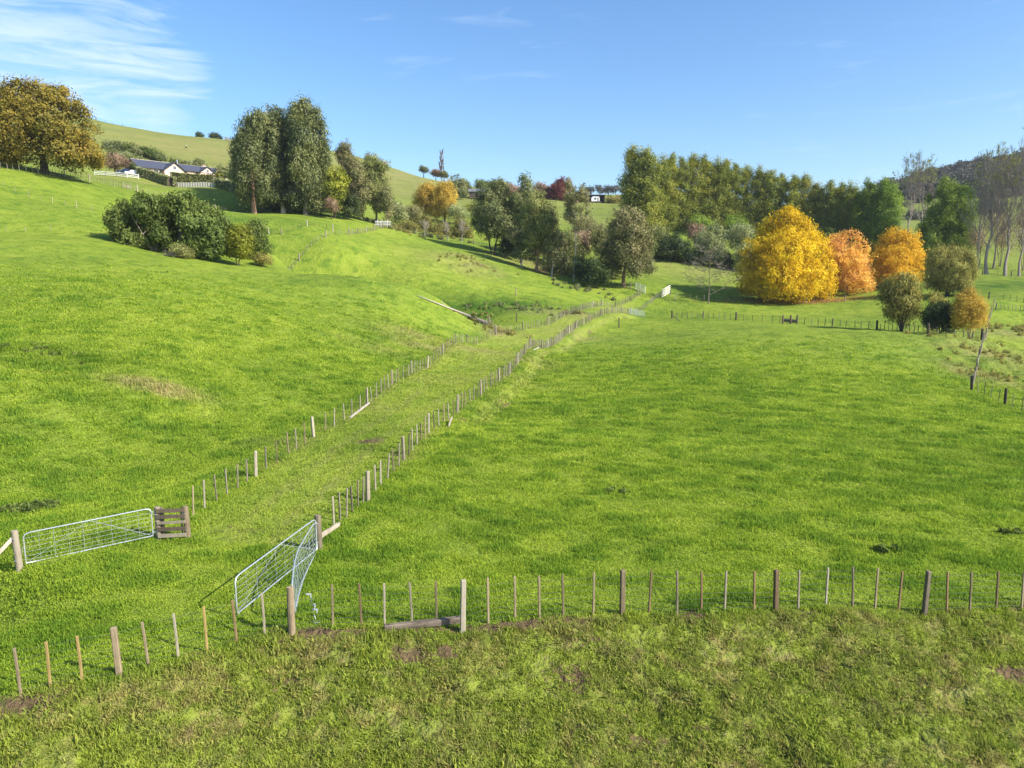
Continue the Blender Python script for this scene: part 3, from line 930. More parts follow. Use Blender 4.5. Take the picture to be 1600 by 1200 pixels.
fence('pale wire fence joining the metal lane gate to the tipped white gate', [onD(993, 144), onD(1018, 152), onD(1036, 160)], 6, 6, 1.15, 1.05, .14, .065, (W_PALE, W_GREY), (W_PALE,), seed=18, wr=.006)
fence('dark wire fence crossing the small green field at the right edge', [at(1545, 467), at(1600, 473), at(1660, 478)], 7, 4, 1.25, 1.1, .18, .06, (W_DARK,), (W_DARK, W_GREY), seed=19, wr=.006)
fence('grey battened fence along the head of the gully at the right edge', [onD(1556, 127), onD(1600, 127), onD(1660, 127)], 5, 6, 1.2, 1.05, .16, .07, (W_GREY,), (W_GREY,), seed=20, wr=.006)
fence('dark wire fence at the foot of the tall bare poplars on the right', [onD(1535, 187), onD(1580, 185), onD(1640, 183)], 6, 3, 1.3, 1.1, .2, .07, (W_DARK,), (W_GREY,), seed=21, wr=.006)
fence('fence with dark posts along the skyline of the left hill', [onD(150, 418), onD(230, 436), onD(300, 446), onD(360, 448)], 16, 2, 1.6, 1.4, .35, .16, (W_DARK,), (W_DARK,), (), seed=22)
fence('line of grey posts down the face of the left hill', [onD(352, 440), onD(362, 380), onD(372, 320)], 14, 1, 1.6, 1.4, .35, .16, (W_GREY,), (W_GREY,), (), seed=23)
fence('line of thin white electric fence standards on the left pasture near its edge', [onD(-20, 107), onD(40, 107), onD(80, 109)], 3.2, 0, .95, .9, .06, .05, (W_PALE,), (W_PALE,), (.85,), seed=24, round_ends=False, wr=.006)
fence('single strand electric fence crossing the upper left pasture towards the pine clump', [onD(5, 132), onD(45, 128), onD(120, 124), onD(172, 123)], 6, 1, 1.2, .95, .09, .06, (W_PALE,), (W_PALE,), (.8,), seed=25, round_ends=False, wr=.007)
fence('short dark wire fence on the middle field between pine clump and hill fence', [onD(420, 152), onD(440, 152), onD(480, 158), onD(520, 160)], 8, 3, 1.3, 1.1, .18, .06, (W_PALE, W_DARK), (W_DARK,), seed=26, wr=.008)


def lone(u, v, h, mat, label, D=None, w=.17, kind='sq', lean=(0, 0), name='fence_post', cat='post', group='lone fence posts'):
    b = onD(u, D) if D else at(u, v)
    root = thing(name, label, cat, b, 0, group)
    o = link('timber', post_mesh(kind, mat, w, h), root); stand(o, b, b, None, .3, lean)
    # staple block and wire tail that real line posts carry
    MB().box((0, -.5 * w, h * .8), (w * .5, .03, .06)).build('staple_block', W_DARK, root)
    return root


lone(806, 462, 1.5, W_TAN, 'lone brown post on the middle hill above the dark slip', None)
lone(807, 503, 1.4, W_DARK, 'lone dark post at the foot of the slip beside the lane fence', None)
lone(1055, 470, 1.3, W_PALE, 'short pale post between the tipped white gate and the bare tree', None)
lone(967, 512, 1.6, W_DARK, 'tall dark strainer post rising over the cut bank', None, w=.2)

# ---- gates
def strut(b, p, q, r=.022, n=7):
    b.tube([p, q], r, n)


def tube_gate(label, T, B, mat_r=.021, nh=6, nv=8, group=None, brace=True, name='field_gate', corner=True):
    """T / B: matching lists of points along the top and bottom rail, hinge first"""
    T = [Vector(p) for p in T]; B = [Vector(p) for p in B]
    p0 = B[0].copy(); root = thing(name, label, 'gate', p0, 0, group)
    T = [p - p0 for p in T]; B = [p - p0 for p in B]

    def along(P, s):
        L = [0]
        for a, b in zip(P[:-1], P[1:]): L.append(L[-1] + (b - a).length)
        d = s * L[-1]
        for i in range(len(P) - 1):
            if d <= L[i + 1] + 1e-9: return P[i].lerp(P[i + 1], (d - L[i]) / (L[i + 1] - L[i]))
        return P[-1]
    fr = MB()
    path = []
    c = .05 if corner else 0
    for i in range(0, 13): path.append(along(T, c + (1 - 2 * c) * i / 12))
    te, be = along(T, 1), along(B, 1)
    if corner:
        path += [te.lerp(along(T, .97), .5) + (be - te) * .035, te + (be - te) * .12]
    for i in range(1, 5): path.append(te.lerp(be, .12 + .88 * i / 4))
    for i in range(1, 13): path.append(along(B, 1 - i / 12))
    ts, bs = along(T, 0), along(B, 0)
    path += [bs.lerp(ts, k) for k in (.3, .6, .88)]
    if corner: path += [ts.lerp(along(T, .03), .5) + (bs - ts) * .035]
    path.append(path[0])
    fr.tube(path, mat_r, 8, cap=False)
    fr.build('frame', GALV, root, smooth=True)
    w = MB()
    for k in range(1, nh + 1):
        f = (k / (nh + 1)) ** 1.15
        w.tube([along(B, s / 8).lerp(along(T, s / 8), f) for s in range(9)], .0045, 4)
    for k in range(1, nv + 1):
        s = k / (nv + 1)
        w.tube([along(B, s), along(T, s)], .006 if k % 2 else .004, 4)
    if brace:
        w.tube([along(B, 0), along(T, .5)], .008, 5)
        w.tube([along(T, .5), along(B, 1)], .005, 4)
    w.build('wire_infill', GALV, root)
    h = MB()
    for f in (.12, .85):
        q = bs.lerp(ts, f); dirn = (along(T, .1) - ts).normalized()
        h.tube([q - dirn * .11, q + dirn * .02], .014, 6); h.box(q - dirn * .01, (.05, .05, .06))
    h.build('hinge', GALV, root)
    l = MB(); q = te.lerp(be, .45); dirn = (te - along(T, .9)).normalized()
    l.tube([q, q + dirn * .05, q + dirn * .07 + Vector((0, 0, -.18))], .006, 5)
    l.build('latch_chain', GALV, root)
    return root


def up(p, z): return Vector((p[0], p[1], p[2] + z))


def gate_post(u, v, ut, vt, label, mat=W_GREY, w=.2, kind='round'):
    b = at(u, v); top = Vector(PD(ut, vt, b.y)); L = (top - b).length
    root = thing('gate_post', label, 'post', b, 0, 'gate posts of the near gateways')
    o = link('timber', post_mesh(kind, mat, w, L, 1), root); stand(o, b, b, top, .4)
    m = MB()
    for z in (.3, .8 * L): m.tube([(-w * .55, -w * .3, z), (w * .1, -w * .62, z)], .012, 5)
    m.build('gudgeon', GALV, root)
    return b, top


pa, ta = gate_post(31, 890, 22, 829, 'grey round gate post at the left end of the closed wire gate', W_GREY, .19)
pb, tb = gate_post(249, 843, 245, 792, 'grey round post between the closed wire gate and the timber panel', W_GREY, .19)
pc, tc_ = gate_post(294, 841, 289, 791, 'tan round post at the right end of the timber panel', W_TAN, .19)
pd_, td = gate_post(499, 860, 496, 805, 'tall brown round post from which both right hand gates hang', W_GREY, .21)
dv = (pb - pa).normalized()
A0, A1 = pa + dv * .17, pb - dv * .17
tube_gate('closed galvanised wire gate between two grey posts on the left of the lane', [up(A1, 1.10), up(A0, 1.08)], [up(A1, .17), up(A0, .15)], group='galvanised field gates')
# panel of five boards
def panel():
    root = thing('board_fence', 'short panel of weathered dark boards between two round posts', 'fence', pb, 0)
    d = pc - pb; L = d.length; ang = math.atan2(d.y, d.x); nrm = Vector((math.sin(ang), -math.cos(ang), 0))
    for k, z in enumerate((.16, .38, .60, .80, 1.0)):
        m = MB().box((0, 0, 0), (L * .98, .035, .125 if k not in (2,) else .09))
        o = m.build('board', (W_GREY, W_DARK, W_GREY, W_DARK, W_DARK)[k], root, d * .5 + Vector((0, 0, z)) + nrm * .115, bevel=.004)
        o.rotation_euler = (0, (-.015, .01, -.02, .012, 0)[k], ang)
    for s in (.16,):
        o = link('batten', post_mesh('sq', W_GREY, .09, 1.08), root); stand(o, pb, up(pb + d * s - nrm * .0, 0), None, ang)
    o = link('batten', post_mesh('sq', W_PALE, .05, .95), root); stand(o, pb, up(pb + d * .76 - nrm * .16, 0), None, ang)
    return root


panel()
fa = at(371, 966)
hA = pd_ + (fa - pd_).normalized() * .16
tube_gate('long galvanised wire gate standing open on the lane, left one of the hinged pair', [up(hA, 1.10), up(fa, 1.08)], [up(hA, .10), up(fa, .12)], group='galvanised field gates')
tube_gate('bent galvanised wire gate sagging between the tall brown post and the round fence post', [PD(491, 816, 20.9), PD(478, 838, 19.6), PD(465, 860, 18.3), PD(459, 885, 17.3), PD(456, 914, 16.25)],
          [PD(495, 861, 20.9), PD(483, 884, 19.6), PD(473, 907, 18.3), PD(466, 931, 17.3), PD(461, 957, 16.25)], group='galvanised field gates', nh=7, nv=9)


def plank(label, pts, w, h, mat, name='timber_rail', cat='timber', group=None, extra=None):
    """squared timber lying along pts (world)"""
    pts = [Vector(p) for p in pts]; p0 = pts[0].copy()
    root = thing(name, label, cat, p0, 0, group)
    d = pts[-1] - pts[0]
    b = MB().box((0, 0, 0), (d.length, w, h)); n = 6
    M = Vector((1, 0, 0)).rotation_difference(d.normalized()).to_matrix().to_4x4()
    t = NTW[mat] if mat in NTW else mat
    o = b.build('beam', t, root, d / 2, bevel=min(w, h) * .12); o.rotation_euler = M.to_euler()
    m = MB()
    for s in (.06, .94):
        q = d * s
        m.tube([q + Vector((0, 0, -.2)), q + Vector((0, 0, h * .6))], .018, 6)
    m.build('peg', W_DARK, root)
    return root


def woodx(name, light, dark):
    t = NT(name); tcn = t.new('TexCoord').outputs['Object']
    grain = t.noise(22, 4, .6, vec=tcn, mapscale=(.06, 1, 1)); blot = t.noise(2.5, 4, .6, vec=tcn)
    f = t.math('ADD', t.math('MULTIPLY', grain, .55), t.math('MULTIPLY', blot, .45))
    return t.pbr(t.mix(t.rng(f, .38, .62), dark, light), .9, 0, t.bump(grain, .5, .01), .15)


NTW = {}
WX_DARK = woodx('beam_dark', (.22, .18, .14), (.07, .055, .045))
WX_PALE = woodx('beam_pale', (.50, .43, .33), (.26, .22, .17))
WX_WHITE = woodx('beam_bleached', (.46, .41, .34), (.25, .22, .18))
q0, q1 = at(722, 975), at(600, 987)
plank('dark weathered timber stay lying along the foot of the nearest fence', [up(q0, .12), up(q1, .09)], .13, .16, WX_DARK)
q0, q1 = at(501, 832), at(530, 826)
plank('short pale timber stay sticking out from the tall brown gate post', [up(pd_, .42) + (q1 - pd_).normalized() * .10, up(q1, .16)], .09, .14, WX_PALE)
q0, q1 = at(547, 655), at(577, 634)
plank('bleached plank lying beside the left lane fence', [up(q0, .09), up(q1, .2)], .12, .1, WX_WHITE)
q0, q1 = at(-6, 876), at(22, 862)
plank('grey timber stay leaning on the post left of the closed gate', [up(q0, .15), up(q1, .45)], .1, .12, WX_PALE)
q0, q1 = at(701, 668), at(706, 660)
plank('small grey stay beside the right lane fence at the wet patch', [up(q0, .08), up(q1, .3)], .08, .08, WX_PALE)
q0, q1 = PD(823, 552, 80), PD(842, 543, 82)
plank('white stay propping the leaning post beside the cut bank', [Vector(q0), Vector(q1)], .14, .14, WX_WHITE)
q0, q1 = onD(1224, 123.5), onD(1245, 122)
plank('dark timber box trough set in the far paddock fence', [up(q0, .35), up(q1, .35)], .7, .5, WX_DARK, 'water_trough', 'trough')
lone(1223, 506, 1.5, W_DARK, 'dark post at the left end of the timber trough', None, w=.25)
lone(1245, 506, 1.5, W_DARK, 'dark post at the right end of the timber trough', None, w=.25)
q0, q1 = onD(1052, 127.5), onD(1062, 126)
plank('thin dark diagonal stay at the start of the far paddock fence', [up(q0, .9), up(q1, .1)], .12, .12, WX_DARK)


def fallen_log():
    pts = [up(at(u, v), .2) for u, v in ((652, 464), (680, 475), (708, 486), (735, 496), (765, 507))]
    p0 = pts[0].copy()
    root = thing('fallen_log', 'long bleached fallen trunk lying down the near pasture above the lane', 'log', p0)
    L = [p - p0 for p in pts]
    MB().tube(L, [.06, .10, .13, .16, .19], 9).build('bole', WX_WHITE, root, smooth=True)
    MB().tube([L[2] + Vector((.2, -.45, -.1)), L[3] + Vector((.1, -.5, -.1)), L[4] + Vector((-.3, -.45, -.1))], [.07, .14, .17], 8).build('split_half', WX_DARK, root, smooth=True)
    m = MB(); r = random.Random(4)
    for s, (dx, dy, dz) in ((2.0, (-2.4, -1.4, -.15)), (2.1, (-1.2, -1.3, .1)), (1.6, (-.6, .9, .8)), (2.7, (-1.5, -1.0, 0)), (3.0, (-.3, -1.0, .2)), (3.6, (.1, -1.0, -.1))):
        i = int(s); q = L[i].lerp(L[min(i + 1, 4)], s - i)
        e = Vector((dx, dy, dz)); mid = q + e * .5 + Vector((r.uniform(-.2, .2), 0, r.uniform(0, .25)))
        m.tube([q, mid, q + e], [.07, .05, .02], 5)
        m.tube([mid, mid + Vector((e.x * .3, .3, .45))], [.035, .012], 4)
    m.build('branch_stub', WX_WHITE, root)


fallen_log()


def rail_gate(label, p, q, n, h, mat, z0=.15, name='field_gate', group=None, t=.05, bh=.09, stile=.08, drop=0):
    p, q = Vector(p), Vector(q); root = thing(name, label, 'gate', p, 0, group)
    d = q - p; ang = math.atan2(d.y, d.x); L = d.xy.length; sl = math.atan2(d.z - drop, L)
    for k in range(n):
        z = z0 + (h - z0) * k / (n - 1)
        o = MB().box((0, 0, 0), (L, t, bh)).build('rail', mat, root, Vector((d.x / 2, d.y / 2, (d.z - drop) / 2 + z)), bevel=.01); o.rotation_euler = (0, -sl, ang)
    for s in (0.02, .5, .98):
        MB().box((0, 0, 0), (stile, t * 1.6, h - z0 + bh * 1.2), ang).build('stile', mat, root, Vector((d.x * s, d.y * s, (d.z - drop) * s + (h + z0) / 2)))
    return root


rail_gate('white rail gate at the head of the lane, left of the tipped one', onD(993, 161), onD(1008, 158), 5, 1.6, WHITE, bh=.16, group='white rail gates')
rail_gate('white rail gate tipped at a slant right of the lane head', onD(1034, 157), onD(1047, 163), 5, 1.7, WHITE, bh=.16, group='white rail gates')
rail_gate('pale tube hurdle left of the white rail gate', onD(976, 162), onD(992, 161), 3, 1.3, W_PALE, bh=.07, name='hurdle')
rail_gate('grey tubular metal gate in the right lane fence at its far end', onD(982, 141), onD(1007, 141), 6, 1.15, GALV, bh=.07)
rail_gate('pale rail hurdle in the top fence of the left pasture', onD(191, 164), onD(205, 166), 4, 1.1, W_PALE, bh=.12, name='hurdle')


def crest_yard():
    p = onD(588, 191); root = thing('stock_ramp', 'bleached board loading ramp on the crest of the middle hill', 'ramp', p)
    for k in range(9):
        MB().box((0, 0, 0), (.16, .1, 1.6 + .3 * math.sin(k * 2.1))).build('upright', WHITE if k % 2 else W_PALE, root, Vector((k * .42, .1 * (k % 3), .7)))
    for z in (.35, .8, 1.2):
        MB().box((1.8, -.12, z), (4.2, .06, .16)).build('rail', WHITE, root)


crest_yard()


def torn_tape():
    b = at(492, 975); root = thing('fence_tape', 'torn strip of white tape hanging from the fence wires beside the round post', 'tape', b)
    r = random.Random(2); m = MB(); pts = [(0, 0, .02)]
    for k in range(14): pts.append((r.uniform(-.05, .05) - .05 * k / 14, r.uniform(-.02, .02), .02 + k * .055))
    m.tube(pts, [.004 + (.012 if k % 4 == 0 else 0) for k in range(15)], 4)
    m.build('strand', CHALK, root)
    for (x, z, w) in ((-.12, .78, .13), (.0, .52, .06), (.02, .38, .14), (.05, .03, .16)):
        f = MB().box((x, 0, z), (w, .012, .035)); f.box((x + w * .35, 0, z - .05), (.03, .012, .07)); f.build('flap', CHALK, root)


torn_tape()

# ------------------------------------------------------------------ trees
BARK_G = simple('bark_grey', (.24, .20, .16), (.11, .09, .07), 5, .9, 0, .6, (3, 3, .5))
BARK_P = simple('bark_pale', (.52, .47, .40), (.30, .25, .19), 4, .85, 0, .4, (3, 3, .6))
BARK_R = simple('bark_red', (.34, .20, .12), (.16, .10, .07), 4, .9, 0, .5, (3, 3, .5))
BARK_D = simple('bark_dark', (.09, .07, .055), (.04, .032, .026), 4, .9, 0, .5, (3, 3, .5))
L_GUM = leafmat('leaf_gum', [(0.0, (0.075, 0.1, 0.034)), (0.4, (0.149, 0.18, 0.056)), (0.75, (0.241, 0.26, 0.081)), (1, (0.361, 0.33, 0.124))], .35, .2)
L_GUMB = leafmat('leaf_gum_olive', [(0.0, (0.088, 0.104, 0.031)), (0.4, (0.185, 0.208, 0.053)), (0.75, (0.29, 0.302, 0.086)), (1, (0.439, 0.378, 0.156))], .3, .15)
L_GUMR = leafmat('leaf_gum_brown', [(0.0, (0.083, 0.098, 0.04)), (0.4, (0.179, 0.187, 0.066)), (0.7, (0.289, 0.268, 0.113)), (1, (0.413, 0.342, 0.172))], .3, .1)
L_OAK = leafmat('leaf_oak', [(0.0, (0.092, 0.089, 0.017)), (0.35, (0.183, 0.155, 0.024)), (0.7, (0.291, 0.221, 0.03)), (1, (0.356, 0.221, 0.042))], .35, .1)
L_YEL = leafmat('leaf_yellow', [(0.0, (.34, .23, .012)), (0.35, (.62, .43, .014)), (0.7, (.85, .62, .018)), (1, (.92, .74, .05))], .45, .06)
L_ORG = leafmat('leaf_orange', [(0.0, (.48, .22, .08)), (0.35, (.74, .40, .10)), (0.7, (.88, .58, .11)), (1, (.92, .74, .20))], .45, .06)
L_AMB = leafmat('leaf_amber', [(0.0, (.44, .27, .015)), (0.35, (.72, .46, .022)), (0.7, (.88, .60, .04)), (1, (.92, .70, .09))], .45, .06)
L_POP = leafmat('leaf_poplar', [(0.0, (0.11, 0.145, 0.028)), (0.4, (0.22, 0.262, 0.042)), (0.75, (0.35, 0.36, 0.052)), (1, (0.529, 0.444, 0.06))], .4, .1)
L_POPG = leafmat('leaf_poplar_green', [(0.0, (0.085, 0.146, 0.02)), (0.4, (0.17, 0.255, 0.029)), (0.75, (0.274, 0.364, 0.041)), (1, (0.454, 0.473, 0.05))], .4, .1)
L_PINE = leafmat('leaf_pine', [(0.0, (.035, .055, .012)), (0.4, (.085, .120, .024)), (0.75, (.14, .180, .036)), (1, (.24, .26, .07))], .15, .1)
L_DARK = leafmat('leaf_dark', [(0.0, (0.02, 0.039, 0.013)), (0.5, (0.045, 0.073, 0.019)), (1, (0.105, 0.133, 0.036))], .2, .1)
L_SHRUB = leafmat('leaf_shrub', [(0.0, (0.101, 0.115, 0.013)), (0.4, (0.202, 0.223, 0.022)), (0.75, (0.331, 0.338, 0.031)), (1, (0.504, 0.475, 0.055))], .35, .1)
L_SAGE = leafmat('leaf_sage', [(0.0, (0.136, 0.161, 0.065)), (0.5, (0.282, 0.312, 0.121)), (1, (0.493, 0.511, 0.227))], .3, .1)
L_WILL = leafmat('leaf_willow', [(0.0, (0.138, 0.132, 0.04)), (0.45, (0.268, 0.255, 0.066)), (0.8, (0.382, 0.351, 0.086)), (1, (0.504, 0.456, 0.132))], .35, .05)
L_GOLD = leafmat('leaf_gold', [(0.0, (0.248, 0.173, 0.029)), (0.45, (0.469, 0.331, 0.058)), (0.8, (0.69, 0.489, 0.086)), (1, (0.828, 0.646, 0.173))], .4, .06)
L_MAR = leafmat('leaf_maroon', [(.0, (.07, .025, .02)), (.45, (.17, .045, .035)), (.8, (.26, .08, .055)), (1, (.34, .17, .12))], .35, .06)
L_BRN = leafmat('leaf_brown', [(0.0, (0.14, 0.092, 0.059)), (0.5, (0.296, 0.193, 0.126)), (1, (0.468, 0.336, 0.218))], .3, .05)
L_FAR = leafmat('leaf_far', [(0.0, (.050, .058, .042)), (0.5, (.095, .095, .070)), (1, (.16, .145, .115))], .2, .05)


def crown_arrays(lobes, cs, k, ls, asp=1.6, droop=0.0, upw=0.0, dens=1.0, gap=.0, shell=.55, zmin=None, seed=0, flat=0.0, spread=.55):
    """leaf clumps over ellipsoid lobes. lobes: (cx,cy,cz,rx,ry,rz); cs clump radius; k leaves a clump; ls leaf size"""
    r = np.random.default_rng(seed)
    C = []; W = []
    ls = ls * .80; k = int(k * 1.35)
    for (cx, cy, cz, rx, ry, rz) in lobes:
        area = 4 * math.pi * (((rx * ry) ** 1.6 + (rx * rz) ** 1.6 + (ry * rz) ** 1.6) / 3) ** (1 / 1.6)
        n = max(4, int(dens * 1.45 * area / (cs * cs * 1.9)))
        d = r.normal(size=(n, 3)); d /= np.linalg.norm(d, axis=1)[:, None]
        rad = shell + (1.10 - shell) * r.random(n) ** .7
        rad = rad * (1 + .20 * fbm(d[:, 0] * 2.2 + cx, d[:, 2] * 2.2 + d[:, 1] * 1.7 + cz, 2, seed + 3))
        p = d * rad[:, None] * np.array([rx, ry, rz]) + np.array([cx, cy, cz])
        C.append(p); W.append(d)
    C = np.concatenate(C); W = np.concatenate(W)
    if gap > 0:
        q = fbm(C[:, 0] / (cs * 3) + C[:, 2] / (cs * 4.1), C[:, 1] / (cs * 3.3) + C[:, 2] / (cs * 2.7), 3, seed + 5)
        m = q > np.quantile(q, gap); C, W = C[m], W[m]
    if zmin is not None:
        m = C[:, 2] > zmin + cs * .3 * r.random(len(C)); C, W = C[m], W[m]
    n = len(C)
    cv = np.clip(.5 + .22 * r.normal(size=n) + .45 * fbm(C[:, 0] / (cs * 5), C[:, 2] / (cs * 5), 2, seed + 9), 0, 1)
    csz = cs * r.uniform(.6, 1.25, n)
    off = r.normal(size=(n, k, 3)) * spread * csz[:, None, None] * np.array([1, 1, .8 + .5 * droop + .6 * upw])
    P = (C[:, None] + off).reshape(-1, 3)
    Wn = np.repeat(W, k, 0)
    N = len(P)
    nv = r.normal(size=(N, 3)); nv = nv * .8 + 1.7 * Wn + np.array([0, 0, .3]); nv /= np.linalg.norm(nv, axis=1)[:, None]
    tv = r.normal(size=(N, 3)) + np.array([0, 0, -2.2 * droop + 2.4 * upw]) + Wn * (upw * .8)
    tv -= nv * (tv * nv).sum(1)[:, None]; tv /= np.linalg.norm(tv, axis=1)[:, None] + 1e-9
    bv = np.cross(nv, tv)
    s = ls * r.uniform(.55, 1.25, N)[:, None]
    a = tv * s * asp * .5; b = bv * s * .5
    V = np.stack([P - a, P + b * .9 - a * .1, P + a, P - b * .9 + a * .1], 1).reshape(-1, 3)
    Fc = np.arange(N * 4).reshape(N, 4)
    var = np.clip(np.repeat(cv, k) * .72 + .28 * r.random(N) , 0, 1)
    return V, Fc, np.repeat(var, 4), C


def limb(b, p, q, r0, r1, r, n=6, wob=.08, seg=4):
    p, q = Vector(p), Vector(q); d = q - p; pts = []; rs = []
    for i in range(seg + 1):
        t = i / seg
        w = Vector((r.uniform(-1, 1), r.uniform(-1, 1), r.uniform(-.4, .4))) * wob * d.length * (0 if i in (0, seg) else 1)
        pts.append(p + d * t + w + Vector((0, 0, .10 * d.length * math.sin(math.pi * t)))); rs.append(r0 + (r1 - r0) * t)
    b.tube(pts, rs, n)
    return pts


def make_tree(name, label, base, lobes, leaf, bark, cs=.9, k=16, ls=.38, asp=1.6, droop=0, upw=0, dens=1.0, gap=.12, shell=.55, trunk_r=.3, stems=1, low=.25, group=None, seed=0, cat='tree', zmin=None, twigs=3, hidden_trunk=False, spread=.55):
    """lobes in metres relative to base"""
    r = random.Random(seed)
    root = thing(name, label, cat, base, 0, group)
    V, Fc, var, C = crown_arrays(lobes, cs, k, ls, asp, droop, upw, dens, gap, shell, zmin, seed, spread=spread)
    link('crown', mesh_arrays('crown', V, Fc, leaf, dict(var=var)), root)
    b = MB()
    top = max(l[2] + l[5] for l in lobes); cx = sum(l[0] * l[5] for l in lobes) / sum(l[5] for l in lobes); cy = sum(l[1] * l[5] for l in lobes) / sum(l[5] for l in lobes)
    hub = Vector((cx * .6, cy * .6, top * .72))
    sp = []
    for s in range(stems):
        a = 6.28 * s / max(1, stems) + r.random()
        o = Vector((math.cos(a), math.sin(a), 0)) * (trunk_r * 1.1 if stems > 1 else 0)
        e = hub + o * (7 if stems > 1 else 0) + Vector((0, 0, r.uniform(-.1, .05) * top))
        pts = [o + Vector((0, 0, -.4)), o * 1.1 + Vector((0, 0, .04 * top))]
        for i in range(1, 6):
            t = i / 5
            pts.append(o.lerp(e, t) + Vector((r.uniform(-1, 1), r.uniform(-1, 1), 0)) * .012 * top * (1 if i < 5 else 0))
        rr = [trunk_r * 1.35, trunk_r * 1.05, trunk_r * .9, trunk_r * .72, trunk_r * .5, trunk_r * .32, trunk_r * .15]
        b.tube(pts, rr if stems == 1 else [x * .6 for x in rr], 8); sp.append(pts)
    for i, l in enumerate(lobes):
        pts = sp[i % len(sp)]
        t = min(.85, max(low, (l[2] - l[5] * .7) / (top * .72) * .8))
        f = t * (len(pts) - 2) + 1; j = min(int(f), len(pts) - 2); q = pts[j].lerp(pts[j + 1], f - j)
        c = Vector(l[:3]); lp = limb(b, q, c, trunk_r * .34, trunk_r * .12, r, 5)
        for _ in range(twigs):
            d = Vector((r.gauss(0, 1), r.gauss(0, 1), r.gauss(.2, 1))).normalized()
            limb(b, lp[r.randint(2, 4)], c + Vector((d.x * l[3], d.y * l[4], d.z * l[5])) * .85, trunk_r * .13, trunk_r * .03, r, 4, .06, 3)
    b.build('trunk', bark, root)
    return root


def px_lobes(D, base, specs, depthk=.85):
    """specs: (u, v, ru, rv[, depth offset]) in photo pixels -> metres from base"""
    out = []
    for sp in specs:
        u, v, ru, rv = sp[:4]; off = sp[4] if len(sp) > 4 else 0
        p = Vector(PD(u, v, D + off)); depth = p.y * math.cos(PITCH) - (p.z - CAMZ) * math.sin(PITCH); s = depth / F
        out.append((p.x - base.x, p.y - base.y, p.z - base.z, ru * s, ru * s * depthk, rv * s))
    return out


def dome_specs(u, vt, vb, w, n, seed, kind='round', D=150):
    """lumpy crown inside a photo sized box"""
    r = random.Random(seed); h = vb - vt; out = []
    if kind == 'round':
        out.append((u, vt + h * .55, w * .34, h * .38))
        for i in range(n):
            a = 2 * math.pi * i / n + r.uniform(-.3, .3); e = r.uniform(.0, 1)
            el = math.asin(max(-.45, min(.98, -0.45 + 1.45 * ((i * .618) % 1))))
            rr = r.uniform(.17, .27)
            x = u + math.cos(a) * math.cos(el) * (w * .5 - w * rr * .9); z = vt + h * .55 - math.sin(el) * (h * .5 - h * rr * .55)
            out.append((x, min(z, vb - h * .14), w * rr, h * rr * r.uniform(.75, 1.1), math.sin(a) * math.cos(el) * (w * .33) * D / F))
    elif kind == 'cone':
        for i in range(n):
            t = (i + .5) / n; wid = w * .5 * (0.35 + .65 * math.sin(math.pi * min(1, .18 + .75 * t)))
            a = r.uniform(0, 6.28); out.append((u + math.cos(a) * wid * .45, vt + h * (.08 + .84 * t), wid * .62, h * .55 / n ** .6, math.sin(a) * wid * .5 * D / F))
    return out


def T(name, label, u, D, vt, vb, w, leaf, bark, n=8, kind='round', seed=0, specs=None, base_u=None, **kw):
    base = onD(base_u if base_u is not None else u, D)
    sp = specs or dome_specs(u, vt, vb, w, n, seed, kind, D)
    return make_tree(name, label, base, px_lobes(D, base, sp), leaf, bark, seed=seed, **kw)


# -- left: oak, gums
T('oak_tree', 'huge spreading oak with bronze and olive leaves at the left edge', 70, 152, 122, 262, 190, L_OAK, BARK_D, seed=1, cs=1.0, k=18, ls=.42, gap=.16, trunk_r=.75, dens=1.0, twigs=4, shell=.4,
  specs=[(-28, 185, 34, 40), (0, 162, 30, 34, 2), (28, 152, 28, 28, -2), (55, 152, 28, 26, 3), (86, 158, 27, 24, -3), (112, 170, 20, 18), (128, 176, 12, 12, -2), (25, 195, 38, 32, -4), (68, 190, 36, 30, -5), (108, 205, 32, 26, -3), (134, 215, 22, 26, 1),
         (10, 232, 40, 22, -3), (55, 232, 38, 22, -4), (98, 238, 36, 20, -4), (132, 242, 26, 20, -2), (152, 250, 12, 13), (70, 165, 40, 28, 5), (20, 210, 40, 35, 6), (110, 240, 30, 25, 5), (-20, 235, 40, 25, 2), (15, 138, 10, 10), (52, 136, 12, 9), (95, 142, 10, 9)])
T('oak_tree', 'dark bushy tree behind the left side of the bronze oak', -5, 165, 190, 262, 60, L_SHRUB, BARK_D, n=6, seed=2, cs=1.0, k=12, ls=.5, trunk_r=.4)
gumkw = dict(cs=.95, k=20, ls=.36, asp=2.3, droop=.8, gap=.05, dens=1.25, shell=.3, low=.3, twigs=3)
GG = 'tall grey green gum trees above the left pasture'
T('gum_tree', 'tall gum with reddish trunk, leftmost of the big gum clump', 395, 186, 0, 0, 0, L_GUM, BARK_R, seed=3, base_u=397, trunk_r=.6, group=GG, **gumkw,
  specs=[(383, 212, 13, 26), (398, 198, 13, 22), (408, 214, 12, 28, 2), (376, 246, 12, 26), (392, 242, 15, 34, -2), (410, 250, 13, 34, 2), (380, 280, 13, 24, -1), (398, 284, 14, 22, 2), (412, 290, 10, 22, -3), (386, 300, 10, 14), (407, 188, 9, 13), (372, 268, 10, 20), (382, 308, 9, 10), (408, 306, 12, 14, 3), (395, 232, 18, 40, 3), (370, 226, 8, 18)])
